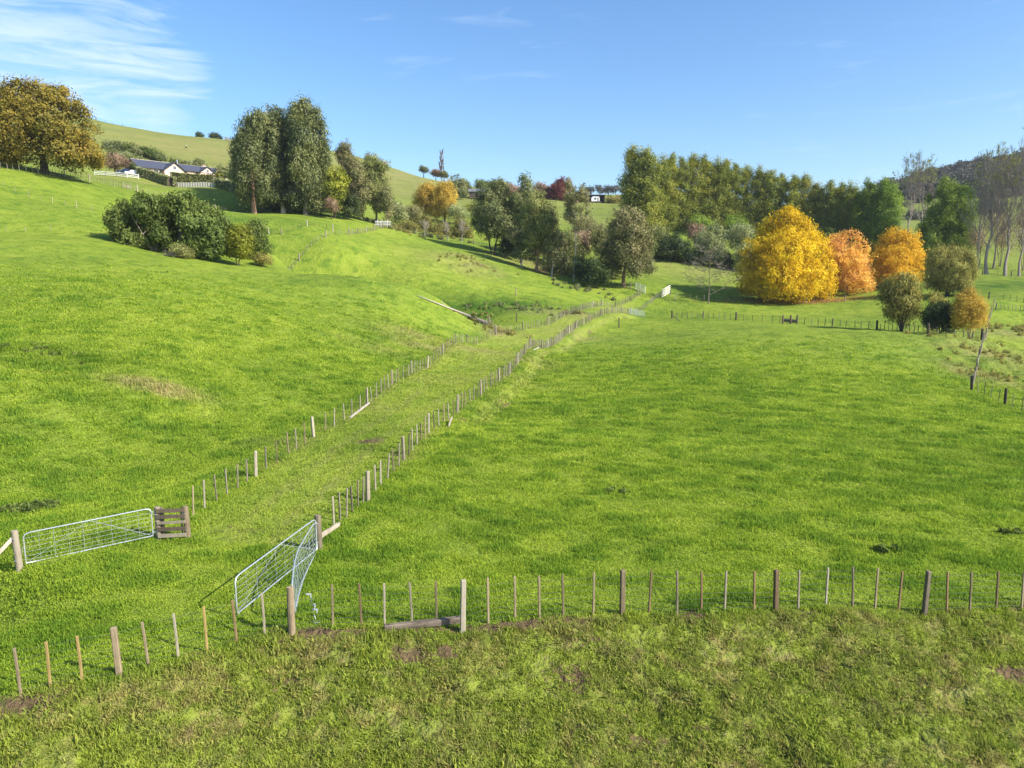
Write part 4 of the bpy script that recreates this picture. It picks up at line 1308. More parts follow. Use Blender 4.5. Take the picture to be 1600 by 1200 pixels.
T('gum_tree', 'tall gum with pale trunk in the middle of the big gum clump', 437, 190, 0, 0, 0, L_GUM, BARK_P, seed=4, base_u=443, trunk_r=.6, group=GG, **gumkw,
  specs=[(424, 192, 12, 22), (434, 184, 10, 15), (428, 222, 14, 34, -2), (444, 220, 12, 30, 3), (426, 262, 13, 36, -3), (444, 262, 14, 34, 1), (430, 295, 12, 20, -2), (450, 295, 13, 22, 2), (418, 240, 10, 30, 2), (434, 240, 20, 45, 4), (420, 300, 11, 16, 2), (458, 305, 11, 14, 3)])
T('gum_tree', 'tallest gum of the clump, right of the pale trunked one', 482, 188, 0, 0, 0, L_GUM, BARK_G, seed=5, base_u=478, trunk_r=.65, group=GG, **gumkw,
  specs=[(466, 172, 13, 16), (478, 178, 14, 20, 2), (458, 196, 12, 26), (490, 190, 13, 24), (503, 212, 9, 22), (470, 212, 14, 30, -3), (486, 228, 16, 34, -1), (502, 250, 12, 34, 1), (466, 252, 14, 32, -3), (482, 275, 16, 30, -2), (500, 292, 12, 26), (470, 298, 12, 22, 2), (473, 160, 6, 6), (480, 240, 24, 55, 4), (465, 235, 12, 36, -1), (492, 310, 14, 12, 2), (508, 240, 7, 26)])
T('gum_tree', 'broad gum filling the gap behind the two trunks of the big clump', 438, 196, 0, 0, 0, L_GUM, BARK_G, seed=17, base_u=425, trunk_r=.55, group=GG, **{**gumkw, 'droop': 1.1},
  specs=[(418, 200, 18, 20), (446, 198, 18, 22), (455, 220, 16, 28), (408, 230, 18, 30), (436, 235, 22, 34), (460, 250, 20, 34), (384, 262, 18, 34), (412, 270, 20, 32), (444, 280, 22, 26), (372, 242, 11, 22), (368, 270, 8, 18), (398, 296, 18, 16), (478, 288, 20, 24), (506, 278, 12, 34), (390, 205, 12, 22), (378, 296, 12, 14, -8), (412, 300, 14, 13, -8), (430, 304, 12, 12, -8), (460, 306, 14, 13, -8), (486, 306, 15, 13, -8), (505, 304, 11, 14, -8), (495, 322, 14, 8, -8), (462, 320, 12, 8, -6)])
T('broadleaf_tree', 'dark glossy green tree at the right foot of the big gums', 523, 189, 258, 338, 46, L_SHRUB, BARK_D, n=9, seed=6, cs=.9, k=16, ls=.36, trunk_r=.3, gap=.05)
T('shrub', 'small reddish brown bush under the dark glossy tree', 518, 184, 305, 334, 26, L_BRN, BARK_D, n=5, seed=7, cs=.6, k=14, ls=.26, trunk_r=.12, cat='shrub')
T('shrub', 'dense black green hedge mass under the big gum clump', 455, 194, 300, 330, 90, L_DARK, BARK_D, n=9, seed=8, cs=.9, k=16, ls=.36, trunk_r=.2, cat='shrub', gap=.02, stems=3)
T('shrub', 'dark bush at the foot of the brownish slim gums', 545, 190, 300, 342, 36, L_DARK, BARK_D, n=7, seed=9, cs=.8, k=14, ls=.34, trunk_r=.2, cat='shrub')
sg = dict(cs=.8, k=18, ls=.30, asp=2.0, droop=.5, gap=.08, dens=1.2, shell=.3, low=.3, twigs=3, group='slim gum trees right of the big clump')
T('gum_tree', 'slim pointed gum with brown tinged crown just right of the dark glossy tree', 545, 205, 220, 325, 44, L_GUMR, BARK_G, n=13, kind='cone', seed=10, trunk_r=.3, **sg)
T('gum_tree', 'slim pointed gum with olive crown, rightmost of the slim gums', 588, 198, 238, 335, 50, L_GUMB, BARK_G, n=14, kind='cone', seed=11, trunk_r=.3, **sg)
T('gum_tree', 'open brown leaved gum between the two slim pointed gums', 566, 196, 258, 338, 42, L_GUMR, BARK_G, n=12, kind='cone', seed=12, trunk_r=.26, **sg)
T('gum_tree', 'thin young gum leaning out over the crest fence', 604, 194, 290, 345, 26, L_GUMR, BARK_G, n=8, kind='cone', seed=13, trunk_r=.16, **sg)

# -- pine clump in the near pasture
pk = dict(cs=.62, k=26, ls=.26, asp=2.6, upw=.5, gap=.12, shell=.45, low=.15, twigs=4, group='wind shaped pines and bushes in the left pasture')
T('pine_tree', 'low wide dark pine forming the left end of the pasture clump', 215, 107, 0, 0, 0, L_PINE, BARK_G, seed=20, base_u=240, trunk_r=.28, stems=3, **pk,
  specs=[(186, 345, 20, 24), (205, 330, 20, 22, 1), (228, 325, 20, 19, -1), (195, 368, 18, 15, -1), (216, 352, 20, 20, 2), (240, 345, 20, 22, 1), (222, 378, 18, 12), (250, 365, 14, 16, -1)])
T('pine_tree', 'tall domed dark pine in the middle of the pasture clump', 285, 109, 0, 0, 0, L_PINE, BARK_G, seed=21, base_u=285, trunk_r=.32, stems=3, **pk,
  specs=[(256, 325, 20, 18), (280, 318, 22, 18, -1), (302, 326, 20, 18, 1), (270, 345, 20, 18, 2), (300, 350, 24, 22, -2), (322, 342, 20, 20), (330, 365, 22, 22, -2), (306, 376, 22, 18, -2), (345, 350, 16, 18, 1), (288, 366, 14, 12, 2), (346, 380, 14, 18, -1), (262, 372, 18, 14, 1), (300, 388, 18, 10, -1), (326, 392, 18, 12, -1)])
T('shrub', 'yellow green glossy shrub at the right of the pine clump', 372, 109, 352, 408, 50, L_SHRUB, BARK_D, n=9, seed=22, cs=.5, k=18, ls=.22, trunk_r=.12, cat='shrub', gap=.05, group=pk['group'], stems=2)
T('shrub', 'tall olive shrub behind the yellow green one in the pasture clump', 397, 117, 342, 405, 54, L_PINE, BARK_D, n=9, seed=23, cs=.6, k=18, ls=.24, trunk_r=.14, cat='shrub', gap=.1, group=pk['group'], stems=2)
T('shrub', 'low grey bush at the fence end right of the pine clump', 410, 113, 394, 415, 34, L_WILL, BARK_G, n=6, seed=24, cs=.4, k=16, ls=.16, trunk_r=.06, cat='shrub', gap=.1, group=pk['group'], stems=3)
T('shrub', 'low dull bush among the dead branches under the pines', 285, 105, 380, 403, 46, L_GUMB, BARK_G, n=6, seed=25, cs=.4, k=16, ls=.16, trunk_r=.06, cat='shrub', gap=.15, group=pk['group'], stems=3)


def dead_branches(label, u, D, n, ln, seed, mat=BARK_P):
    b0 = onD(u, D); root = thing('dead_branches', label, 'branches', b0); r = random.Random(seed)
    for j in range(2):
        m = MB()
        for i in range(n):
            a = r.uniform(0, 6.28); p = Vector((r.uniform(-1, 1) * ln * .6, r.uniform(-.5, .5), r.uniform(0, .3)))
            e = p + Vector((math.cos(a) * ln, math.sin(a) * ln * .6, r.uniform(.1, .9) * ln * .5)); pts = limb(m, p, e, .05, .012, r, 4, .1, 3)
            limb(m, pts[2], pts[2] + Vector((r.uniform(-1, 1), r.uniform(-1, 1), r.uniform(.1, 1))) * ln * .4, .02, .006, r, 3, .1, 2)
        m.build('limb' if j == 0 else 'brushwood', mat if j == 0 else BARK_G, root)


dead_branches('pile of bleached dead branches under the middle pine of the clump', 268, 104, 12, 1.7, 3)
dead_branches('grey brushwood caught on the gully fence above the fallen white trunk', 703, 114, 8, 1.2, 5, BARK_G)

# -- scrub and small trees along the crest and hollow
HG = 'scrubby bushes along the hollow behind the middle hill'
for i, (u, D, vt, vb, w, lf, lab) in enumerate([
        (620, 214, 312, 352, 40, L_SAGE, 'grey green bush beside the slim gums at the hollow head'), (645, 224, 318, 350, 40, L_GUMR, 'brownish bush left of the orange willow foot'),
        (660, 216, 330, 368, 34, L_WILL, 'thin brown bush with bare stems below the orange willow'), (690, 214, 345, 378, 44, L_WILL, 'dark brown low bush hanging over the scrub fence'),
        (720, 214, 335, 378, 44, L_WILL, 'bare twiggy brown bush left of the dark gums'), (635, 204, 345, 366, 40, L_WILL, 'low dry bush along the scrub fence near the crest'),
        (712, 235, 318, 345, 40, L_SAGE, 'pale bush right of the orange willow'), (895, 182, 360, 425, 46, L_GUMB, 'olive bush behind the white stemmed birch'), (880, 176, 395, 440, 40, L_GUM, 'dark bush at the foot of the hollow gums'),
        (740, 285, 318, 335, 36, L_SHRUB, 'low yellow green bush on the slope below the cottage'), (930, 195, 338, 395, 54, L_GUMR, 'pinkish brown bush right of the birch'), (905, 172, 402, 440, 30, L_GUM, 'grey green sapling beside the black shrub'),
        (955, 175, 372, 420, 50, L_GUMB, 'olive bush between the birch and the wide gum'), (850, 188, 330, 400, 60, L_GUMB, 'bushy olive tree filling the middle of the hollow'),
        (800, 192, 345, 395, 44, L_GUM, 'dark bush between the forked gum and the pointed gum'), (835, 196, 352, 408, 50, L_GUMR, 'brownish bush behind the large pale olive gum'), (790, 186, 372, 396, 36, L_DARK, 'low black bush in the shade of the forked gum'),
        (908, 186, 352, 405, 40, L_BRN, 'reddish brown bush behind the white stemmed birch'), (868, 180, 400, 432, 36, L_DARK, 'low black bush under the thin pinkish gum'), (942, 182, 350, 400, 44, L_GUMB, 'tan topped bush left of the broad gum'), (960, 172, 400, 440, 36, L_GUM, 'grey bush at the left foot of the broad gum')]):
    T('scrub_bush', lab, u, D, vt, vb, w, lf, BARK_G, n=8, seed=40 + i, cs=.8, k=14, ls=.32, trunk_r=.14, cat='bush', gap=.22, group=HG, stems=2, upw=.3)
T('willow_tree', 'round orange topped willow, left and greener half', 666, 243, 284, 345, 44, L_GOLD, BARK_G, n=9, seed=60, cs=.8, k=18, ls=.32, upw=.6, trunk_r=.3, group='orange willows behind the hollow')
T('willow_tree', 'bright orange willow above the hollow scrub', 695, 240, 279, 347, 46, L_GOLD, BARK_G, n=9, seed=61, cs=.8, k=18, ls=.32, upw=.6, trunk_r=.3, group='orange willows behind the hollow')

hg = dict(cs=.85, k=20, ls=.32, asp=2.0, droop=.4, gap=.08, dens=1.15, shell=.3, low=.35, twigs=4, group='gum trees in the hollow')
T('gum_tree', 'dark gum with forked trunks at the left end of the hollow row', 768, 184, 0, 0, 0, L_GUM, BARK_D, seed=70, base_u=771, trunk_r=.36, stems=2, **hg,
  specs=[(758, 310, 18, 18), (778, 300, 18, 17, 1), (750, 335, 16, 18), (772, 335, 20, 22, -2), (795, 325, 17, 20, 1), (765, 358, 20, 14), (790, 352, 18, 16, -2), (782, 290, 13, 10), (748, 352, 12, 10)])
T('gum_tree', 'pointed grey green gum rising over the hollow row', 818, 182, 0, 0, 0, L_GUM, BARK_G, seed=71, base_u=815, trunk_r=.34, **hg,
  specs=[(820, 284, 9, 13), (825, 300, 14, 15, 1), (812, 315, 14, 18), (830, 325, 16, 18, -1), (812, 345, 15, 18, 1), (825, 365, 17, 18)])
T('gum_tree', 'large pale olive gum in front of the pointed one', 842, 172, 0, 0, 0, L_GUMB, BARK_R, seed=72, base_u=838, trunk_r=.36, **hg,
  specs=[(838, 318, 16, 18), (855, 330, 15, 16, 1), (826, 342, 16, 17, 1), (845, 350, 18, 18, -2), (862, 352, 13, 20), (832, 372, 16, 16, -1), (852, 378, 18, 18, 1), (866, 385, 11, 16, -1), (824, 392, 12, 14)])
T('gum_tree', 'thin pinkish gum leaning out of the eroded bank', 872, 170, 0, 0, 0, L_GUMR, BARK_P, seed=73, base_u=862, trunk_r=.2, **hg,
  specs=[(868, 372, 13, 14), (878, 385, 12, 15, 1), (862, 392, 11, 13), (875, 404, 12, 12, -1), (858, 408, 9, 10)])
T('gum_tree', 'sparse brown gum saplings on the shaded slope', 812, 174, 0, 0, 0, L_GUMR, BARK_P, seed=74, base_u=815, trunk_r=.12, stems=3, **hg,
  specs=[(805, 370, 12, 12), (818, 384, 12, 12, 1), (828, 398, 10, 10, -1), (810, 396, 9, 9)])
T('gum_tree', 'broad bushy gum beside the head of the lane', 982, 163, 0, 0, 0, L_GUMR, BARK_R, seed=75, base_u=974, trunk_r=.42, **hg,
  specs=[(975, 340, 18, 15), (992, 344, 16, 14, 1), (962, 360, 18, 18, 1), (985, 365, 20, 18, -3), (1006, 365, 16, 18), (955, 388, 16, 18), (978, 392, 20, 18, -3), (1002, 392, 20, 20, -1), (1010, 415, 13, 15), (990, 418, 16, 14, -2), (960, 412, 14, 13, 1), (1015, 385, 11, 16)])
T('shrub', 'black green shrub at the lane side under the broad gum', 931, 160, 398, 450, 46, L_DARK, BARK_D, n=8, seed=76, cs=.7, k=18, ls=.28, trunk_r=.12, cat='shrub', gap=.03, stems=2)
T('shrub', 'small dark shrub left of the black green one', 907, 163, 395, 440, 26, L_DARK, BARK_D, n=6, seed=77, cs=.6, k=16, ls=.26, trunk_r=.1, cat='shrub', gap=.1)

# -- distant garden trees
DG = 'garden trees on the far plateau'
for i, (nm, lab, u, D, vt, vb, w, lf, n) in enumerate([
        ('broadleaf_tree', 'dark rounded tree right of the orange willows', 716, 330, 273, 310, 34, L_GUM, 7), ('broadleaf_tree', 'dark hedge like tree left of the cottage', 728, 340, 279, 305, 22, L_PINE, 5),
        ('broadleaf_tree', 'dark green tree behind the cottage', 755, 360, 280, 298, 34, L_PINE, 6), ('broadleaf_tree', 'dark green wide tree right behind the cottage', 782, 360, 281, 300, 36, L_PINE, 6),
        ('maple_tree', 'bare pinkish tree right of the cottage', 800, 350, 285, 310, 34, L_BRN, 6), ('maple_tree', 'faded red brown tree left of the maroon one', 846, 355, 282, 315, 30, L_BRN, 7),
        ('maple_tree', 'large maroon maple on the far plateau', 876, 350, 277, 320, 44, L_MAR, 9), ('broadleaf_tree', 'small red tree behind the maroon maple', 862, 365, 290, 315, 22, L_MAR, 5),
        ('hedge_bush', 'small olive tree below the maroon maple', 830, 345, 300, 322, 30, L_GUMB, 6), ('hedge_bush', 'reddish hedge beside the open shed', 896, 342, 309, 323, 26, L_BRN, 5),
        ('hedge_bush', 'straw coloured hedge right of the open shed', 958, 346, 306, 321, 30, L_WILL, 6)]):
    T(nm, lab, u, D, vt, vb, w, lf, BARK_G, n=n, seed=90 + i, cs=1.1, k=14, ls=.5, trunk_r=.3, gap=.12, group=DG, twigs=2)
for i, (lab, u, D, vt, vb, w, lf, n) in enumerate([('windswept tree alone on the skyline left of the far trees', 662, 468, 259, 270, 17, L_GUM, 5), ('red brown tree on the skyline beside the tall bare poplar', 681, 462, 263, 276, 19, L_BRN, 5), ('olive tree on the skyline right of the tall bare poplar', 694, 460, 266, 278, 16, L_GUMB, 5),
                                                       ('dark pine on the left hill skyline, left one of the pair', 312, 447, 206, 219, 15, L_DARK, 5), ('wide dark pine on the left hill skyline, right one of the pair', 336, 447, 207, 219, 21, L_DARK, 6)]):
    T('skyline_tree', lab, u, D, vt, vb, w, lf, BARK_D, n=n, seed=110 + i, cs=1.0, k=14, ls=.55, trunk_r=.35, gap=.1, twigs=2, group='trees on the hill skylines')
for i, (u, D, vt, w) in enumerate([(908, 500, 297, 18), (922, 520, 292, 20), (936, 510, 289, 22), (950, 515, 289, 22), (962, 505, 288, 20), (975, 500, 292, 20), (895, 540, 299, 14)]):
    T('gum_tree', 'hazy far gum tree on the plateau skyline, number %s from the left' % ['second', 'third', 'fourth', 'fifth', 'sixth', 'seventh', 'first'][i], u, D, vt, 303, w, L_FAR, BARK_D, n=5, seed=120 + i, cs=1.6, k=12, ls=.7, trunk_r=.3, gap=.25, twigs=2, group='far gum trees on the plateau skyline')

# -- hillside bushes behind the homestead
HB = 'dark bushes on the hillside behind the homestead'
for i, (u, D, vt, vb, w, lf) in enumerate([(172, 285, 219, 238, 24, L_GUM), (188, 285, 218, 240, 26, L_GUM), (203, 282, 222, 243, 26, L_PINE), (215, 280, 226, 248, 24, L_GUM), (228, 280, 227, 246, 20, L_PINE), (241, 278, 230, 250, 24, L_PINE), (178, 270, 232, 250, 26, L_GUMB), (196, 268, 236, 252, 30, L_SAGE), (252, 276, 238, 252, 20, L_GUM),
                                            (272, 272, 246, 259, 16, L_PINE), (285, 272, 250, 260, 20, L_GUM), (300, 272, 250, 262, 18, L_SAGE), (312, 272, 247, 262, 20, L_GUM), (350, 240, 258, 280, 26, L_GUM), (366, 238, 262, 284, 26, L_GUMB), (213, 262, 244, 256, 26, L_GUMB)]):
    T('hillside_bush', ['pale olive', 'dark green', 'black green', 'wide grey', 'small dark', 'round dark', 'low brownish', 'sage green', 'last dark', 'tiny dark', 'low wide', 'sage grey', 'taller dark', 'rounded grey', 'brown olive', 'flat olive'][i] + ' bush on the hillside ' + ('above the bronze oak and homestead' if i < 9 or i == 15 else 'behind the middle roofs of the homestead' if i < 13 else 'right of the homestead'),
      u, D, vt, vb, w, lf, BARK_D, n=6, seed=130 + i, cs=1.0, k=14, ls=.45, trunk_r=.2, cat='bush', gap=.05, group=HB, twigs=2)
T('cherry_tree', 'leafless pinkish brown tree left of the homestead', 180, 226, 236, 268, 40, L_BRN, BARK_D, n=8, seed=150, cs=.8, k=14, ls=.3, upw=.4, trunk_r=.25, gap=.25, shell=.2)
T('cherry_tree', 'small reddish tree at the left gable of the homestead', 200, 224, 246, 268, 18, L_BRN, BARK_D, n=6, seed=151, cs=.7, k=12, ls=.28, trunk_r=.15, gap=.25)
T('hedge_bush', 'dark small tree touching the left gable of the homestead', 208, 222, 254, 270, 14, L_DARK, BARK_D, n=5, seed=152, cs=.7, k=14, ls=.3, trunk_r=.15, gap=.05)

# -- autumn trees on the far paddock
T('maple_tree', 'big brilliant yellow tree beyond the flat paddock', 1228, 160, 0, 0, 0, L_YEL, BARK_D, seed=160, base_u=1210, trunk_r=.5, cs=.85, k=22, ls=.36, upw=.35, gap=.05, shell=.5, low=.12, twigs=3, group='autumn trees beyond the flat paddock',
  specs=[(1228, 350, 26, 22), (1206, 368, 26, 24, 2), (1250, 366, 26, 26, -2), (1190, 395, 28, 26), (1230, 395, 40, 36, -6), (1272, 395, 26, 28, 1), (1178, 425, 27, 24, -1), (1215, 430, 32, 24, -7), (1255, 430, 34, 26, -6), (1286, 425, 22, 24), (1172, 446, 20, 14), (1200, 452, 26, 14, -5), (1240, 455, 32, 13, -6), (1280, 452, 22, 13, -2), (1230, 400, 50, 48, 4), (1235, 336, 12, 10)])
T('maple_tree', 'loose salmon orange tree between the yellow and amber ones', 1325, 164, 0, 0, 0, L_ORG, BARK_G, seed=161, base_u=1325, trunk_r=.3, cs=.75, k=18, ls=.32, gap=.16, shell=.35, low=.15, twigs=4, group='autumn trees beyond the flat paddock',
  specs=[(1305, 378, 16, 16), (1325, 372, 16, 13, 1), (1342, 388, 14, 15), (1305, 402, 20, 20, -2), (1330, 408, 20, 20, -3), (1350, 415, 14, 18), (1310, 434, 20, 16, -1), (1338, 440, 22, 18, -3), (1356, 442, 12, 14), (1325, 420, 26, 36, 4)])
T('maple_tree', 'dense amber orange tree behind the round willow bushes', 1402, 170, 0, 0, 0, L_AMB, BARK_D, seed=162, base_u=1400, trunk_r=.35, cs=.8, k=20, ls=.34, upw=.3, gap=.06, shell=.5, low=.15, twigs=3, group='autumn trees beyond the flat paddock',
  specs=[(1400, 372, 18, 15), (1384, 386, 18, 16, 1), (1420, 380, 17, 17, -1), (1372, 405, 17, 18), (1400, 405, 24, 22, -4), (1428, 402, 17, 18), (1376, 428, 18, 16, -1), (1405, 432, 24, 16, -4), (1430, 425, 15, 16), (1400, 412, 30, 34, 4), (1385, 452, 18, 12)])
T('poplar_tree', 'young green poplar showing between the orange and amber trees', 1352, 172, 392, 440, 24, L_POPG, BARK_G, n=7, kind='cone', seed=163, cs=.8, k=14, ls=.34, trunk_r=.16)
wl_ = dict(cs=.6, k=20, ls=.22, asp=3.0, upw=1.0, shell=.25, gap=.12, twigs=5, low=.15)
T('willow_bush', 'vase shaped olive willow standing on the far paddock fence', 1410, 109, 0, 0, 0, L_WILL, BARK_D, seed=170, base_u=1408, trunk_r=.16, stems=4, cat='bush', group='willow bushes at the paddock corner', **wl_,
  specs=[(1410, 445, 22, 18), (1392, 458, 16, 20, 1), (1428, 456, 15, 20, -1), (1410, 470, 24, 22, -2), (1396, 485, 15, 14), (1424, 484, 14, 15), (1410, 492, 15, 14, 1)])
T('willow_bush', 'wide twiggy grey willow behind the vase shaped one', 1487, 150, 0, 0, 0, L_WILL, BARK_D, seed=171, base_u=1480, trunk_r=.22, stems=5, cat='bush', group='willow bushes at the paddock corner', **wl_,
  specs=[(1465, 405, 18, 18), (1490, 400, 20, 15, 1), (1512, 412, 15, 20), (1458, 428, 15, 20), (1485, 425, 24, 24, -2), (1512, 435, 16, 20, 1), (1470, 442, 18, 14, 1), (1500, 446, 18, 14, -1)])
T('shrub', 'small twiggy brown bush on top of the black shrub', 1466, 106, 452, 490, 34, L_WILL, BARK_G, n=6, seed=172, cs=.45, k=16, ls=.18, upw=.8, trunk_r=.08, cat='bush', gap=.25, stems=3, shell=.2)
T('shrub', 'black green shrub between the willow and the golden bush', 1470, 102, 470, 522, 62, L_DARK, BARK_D, n=9, seed=173, cs=.5, k=20, ls=.2, trunk_r=.1, cat='bush', gap=.04, stems=3)
T('willow_bush', 'rounded golden bush at the right end of the far paddock fence', 1515, 98, 452, 522, 58, L_GOLD, BARK_G, n=11, seed=174, cs=.45, k=20, ls=.18, upw=.5, trunk_r=.12, cat='bush', gap=.1, stems=4, group='willow bushes at the paddock corner', shell=.35)
T('shrub', 'low yellow bush on the field behind the bare poplars', 1580, 222, 398, 418, 50, L_GOLD, BARK_D, n=6, seed=175, cs=.8, k=14, ls=.34, trunk_r=.1, cat='bush', gap=.1)
T('shrub', 'tiny brown bush on the bright field behind the bare poplars', 1533, 226, 410, 416, 12, L_BRN, BARK_D, n=4, seed=176, cs=.4, k=12, ls=.25, trunk_r=.05, cat='bush', twigs=2)

for i, (lab, u, D, vt, vb, w) in enumerate([('brown twiggy thicket among the bare poplar trunks, left one', 1528, 198, 338, 402, 34), ('wide brown twiggy thicket behind the thick poplar trunks', 1562, 202, 325, 398, 46), ('brown twiggy thicket at the right edge of the field', 1598, 196, 322, 400, 44)]):
    T('thicket_bush', lab, u, D, vt, vb, w, L_BRN, BARK_G, n=7, seed=190 + i * 3, cs=.8, k=9, ls=.22, trunk_r=.16, cat='bush', gap=.3, group='brown thickets among the bare poplars', stems=3, upw=1.0, shell=.15, spread=.8)

# -- dark understorey left of the yellow tree
US = 'bushes under the long poplar row'
for i, (lab, u, D, vt, vb, w, lf, n) in enumerate([('black green hedge mass right of the broad gum', 1050, 204, 368, 412, 66, L_DARK, 10), ('pale green domed bush in front of the poplar row', 1112, 206, 350, 410, 56, L_SAGE, 9), ('pinkish brown bare bush above the dark hedge', 1088, 214, 347, 380, 36, L_BRN, 6),
                                                     ('dark lower bush under the pale green dome', 1088, 202, 385, 418, 46, L_DARK, 7), ('grey green feathery tree left of the yellow tree', 1158, 208, 346, 395, 50, L_SAGE, 8), ('sage bush tucked beside the yellow tree', 1168, 198, 378, 428, 48, L_SAGE, 8),
                                                     ('dark bush below the grey green feathery tree', 1130, 200, 392, 424, 44, L_DARK, 6), ('small olive bush behind the broad gum', 1032, 212, 350, 385, 34, L_GUMB, 6), ('dark bush under the right end of the poplar row', 1300, 222, 352, 400, 50, L_PINE, 6), ('green bush under the poplars behind the amber tree', 1360, 222, 360, 420, 50, L_POPG, 7),
                                                     ('bright green bush deep under the poplar row', 1150, 232, 335, 362, 40, L_POPG, 6), ('yellow green bush deep under the middle of the poplar row', 1095, 236, 335, 360, 44, L_POPG, 6), ('shaded green bush behind the top of the yellow tree', 1270, 232, 340, 380, 50, L_POPG, 6)]):
    T('understorey_bush', lab, u, D, vt, vb, w, lf, BARK_D, n=n, seed=180 + i, cs=.95, k=16, ls=.38, trunk_r=.2, cat='bush', gap=.06, group=US, stems=2, upw=.3)

# -- the long poplar row
PR = 'poplars of the long row behind the autumn trees'
popkw = dict(cs=.75, k=15, ls=.33, asp=1.4, gap=.16, shell=.2, low=.12, twigs=3, upw=.4, spread=.6, dens=1.35)


def poplar_lobes(h, w, seed, bare=.22):
    r = random.Random(seed); out = []
    n = 15
    for i in range(n):
        t = i / (n - 1); z = h * (bare + (.95 - bare) * t)
        wid = w * .5 * (math.sin(math.pi * min(1, .22 + .68 * t)) ** .8) * r.uniform(.8, 1.15)
        a = i * 2.4 + r.uniform(-.5, .5)
        out.append((math.cos(a) * wid * .42, math.sin(a) * wid * .42, z, wid * .62, wid * .62, h * .105))
    for i in range(9):
        a = i * 1.1; q = r.uniform(.05, .42) * w
        out.append((math.cos(a) * q, math.sin(a) * q, h * (.99 - .5 * q / w) * r.uniform(.93, 1.0), w * .08, w * .08, h * .06))
    return out


protos = []
row = [(985, 232, 40, 232), (1008, 231, 44, 230), (1030, 246, 34, 236), (1046, 244, 30, 238), (1062, 247, 32, 239), (1080, 244, 32, 240), (1098, 247, 32, 240), (1114, 250, 32, 240), (1130, 249, 30, 240), (1146, 257, 30, 240), (1163, 262, 28, 240), (1182, 262, 30, 239),
       (1199, 265, 30, 238), (1216, 273, 28, 238), (1236, 277, 32, 236), (1254, 276, 28, 235), (1272, 285, 28, 234), (1290, 284, 30, 232), (1308, 289, 30, 231), (1326, 286, 32, 229)]
wordy = ['first', 'second', 'third', 'fourth', 'fifth', 'sixth', 'seventh', 'eighth', 'ninth', 'tenth', 'eleventh', 'twelfth', 'thirteenth', 'fourteenth', 'fifteenth', 'sixteenth', 'seventeenth', 'eighteenth', 'nineteenth', 'twentieth']
for i, (u, vt, w, D) in enumerate(row):
    base = onD(u, D); top = PD(u, vt, D)[2]; h = top - base.z
    lab = '%s poplar from the left in the long olive row behind the autumn trees' % wordy[i]
    if i < 5:
        root = make_tree('poplar_tree', lab, base, poplar_lobes(22, 22 * .30, 200 + i, .07), L_POP, BARK_G, seed=200 + i, trunk_r=.26, group=PR, **popkw)
        protos.append(root)
    else:
        root = copy_tree(protos[1 + (i * 3) % 4 if i % 5 else i % 5], base, (i * 1.7) % 6.28, lab, PR)
    root.location = base
    ws = (w * 1.16 * D / F) / (22 * .30)
    root.scale = (ws, ws, h / 22); root.rotation_euler.z = i * 1.3
for i, (u, vt, w, D, lab) in enumerate([(1352, 284, 44, 222, 'greener broad poplar at the right end of the long row, left one'), (1378, 283, 50, 218, 'greener broad poplar closing the right end of the long row'), (1470, 281, 62, 206, 'tall green poplar standing between the bare ones'), (1498, 290, 46, 204, 'shorter green poplar right beside the tall green one'), (1448, 335, 40, 205, 'low olive poplar at the foot of the tall green one')]):
    base = onD(u, D); h = PD(u, vt, D)[2] - base.z; s = D / F
    lob = poplar_lobes(h, w * s * 1.05, 230 + i, .10)
    make_tree('poplar_tree', lab, base, lob, L_POPG, BARK_G, seed=230 + i, trunk_r=.3, group='green poplars on the right', **{**popkw, 'gap': .1, 'dens': 1.3})


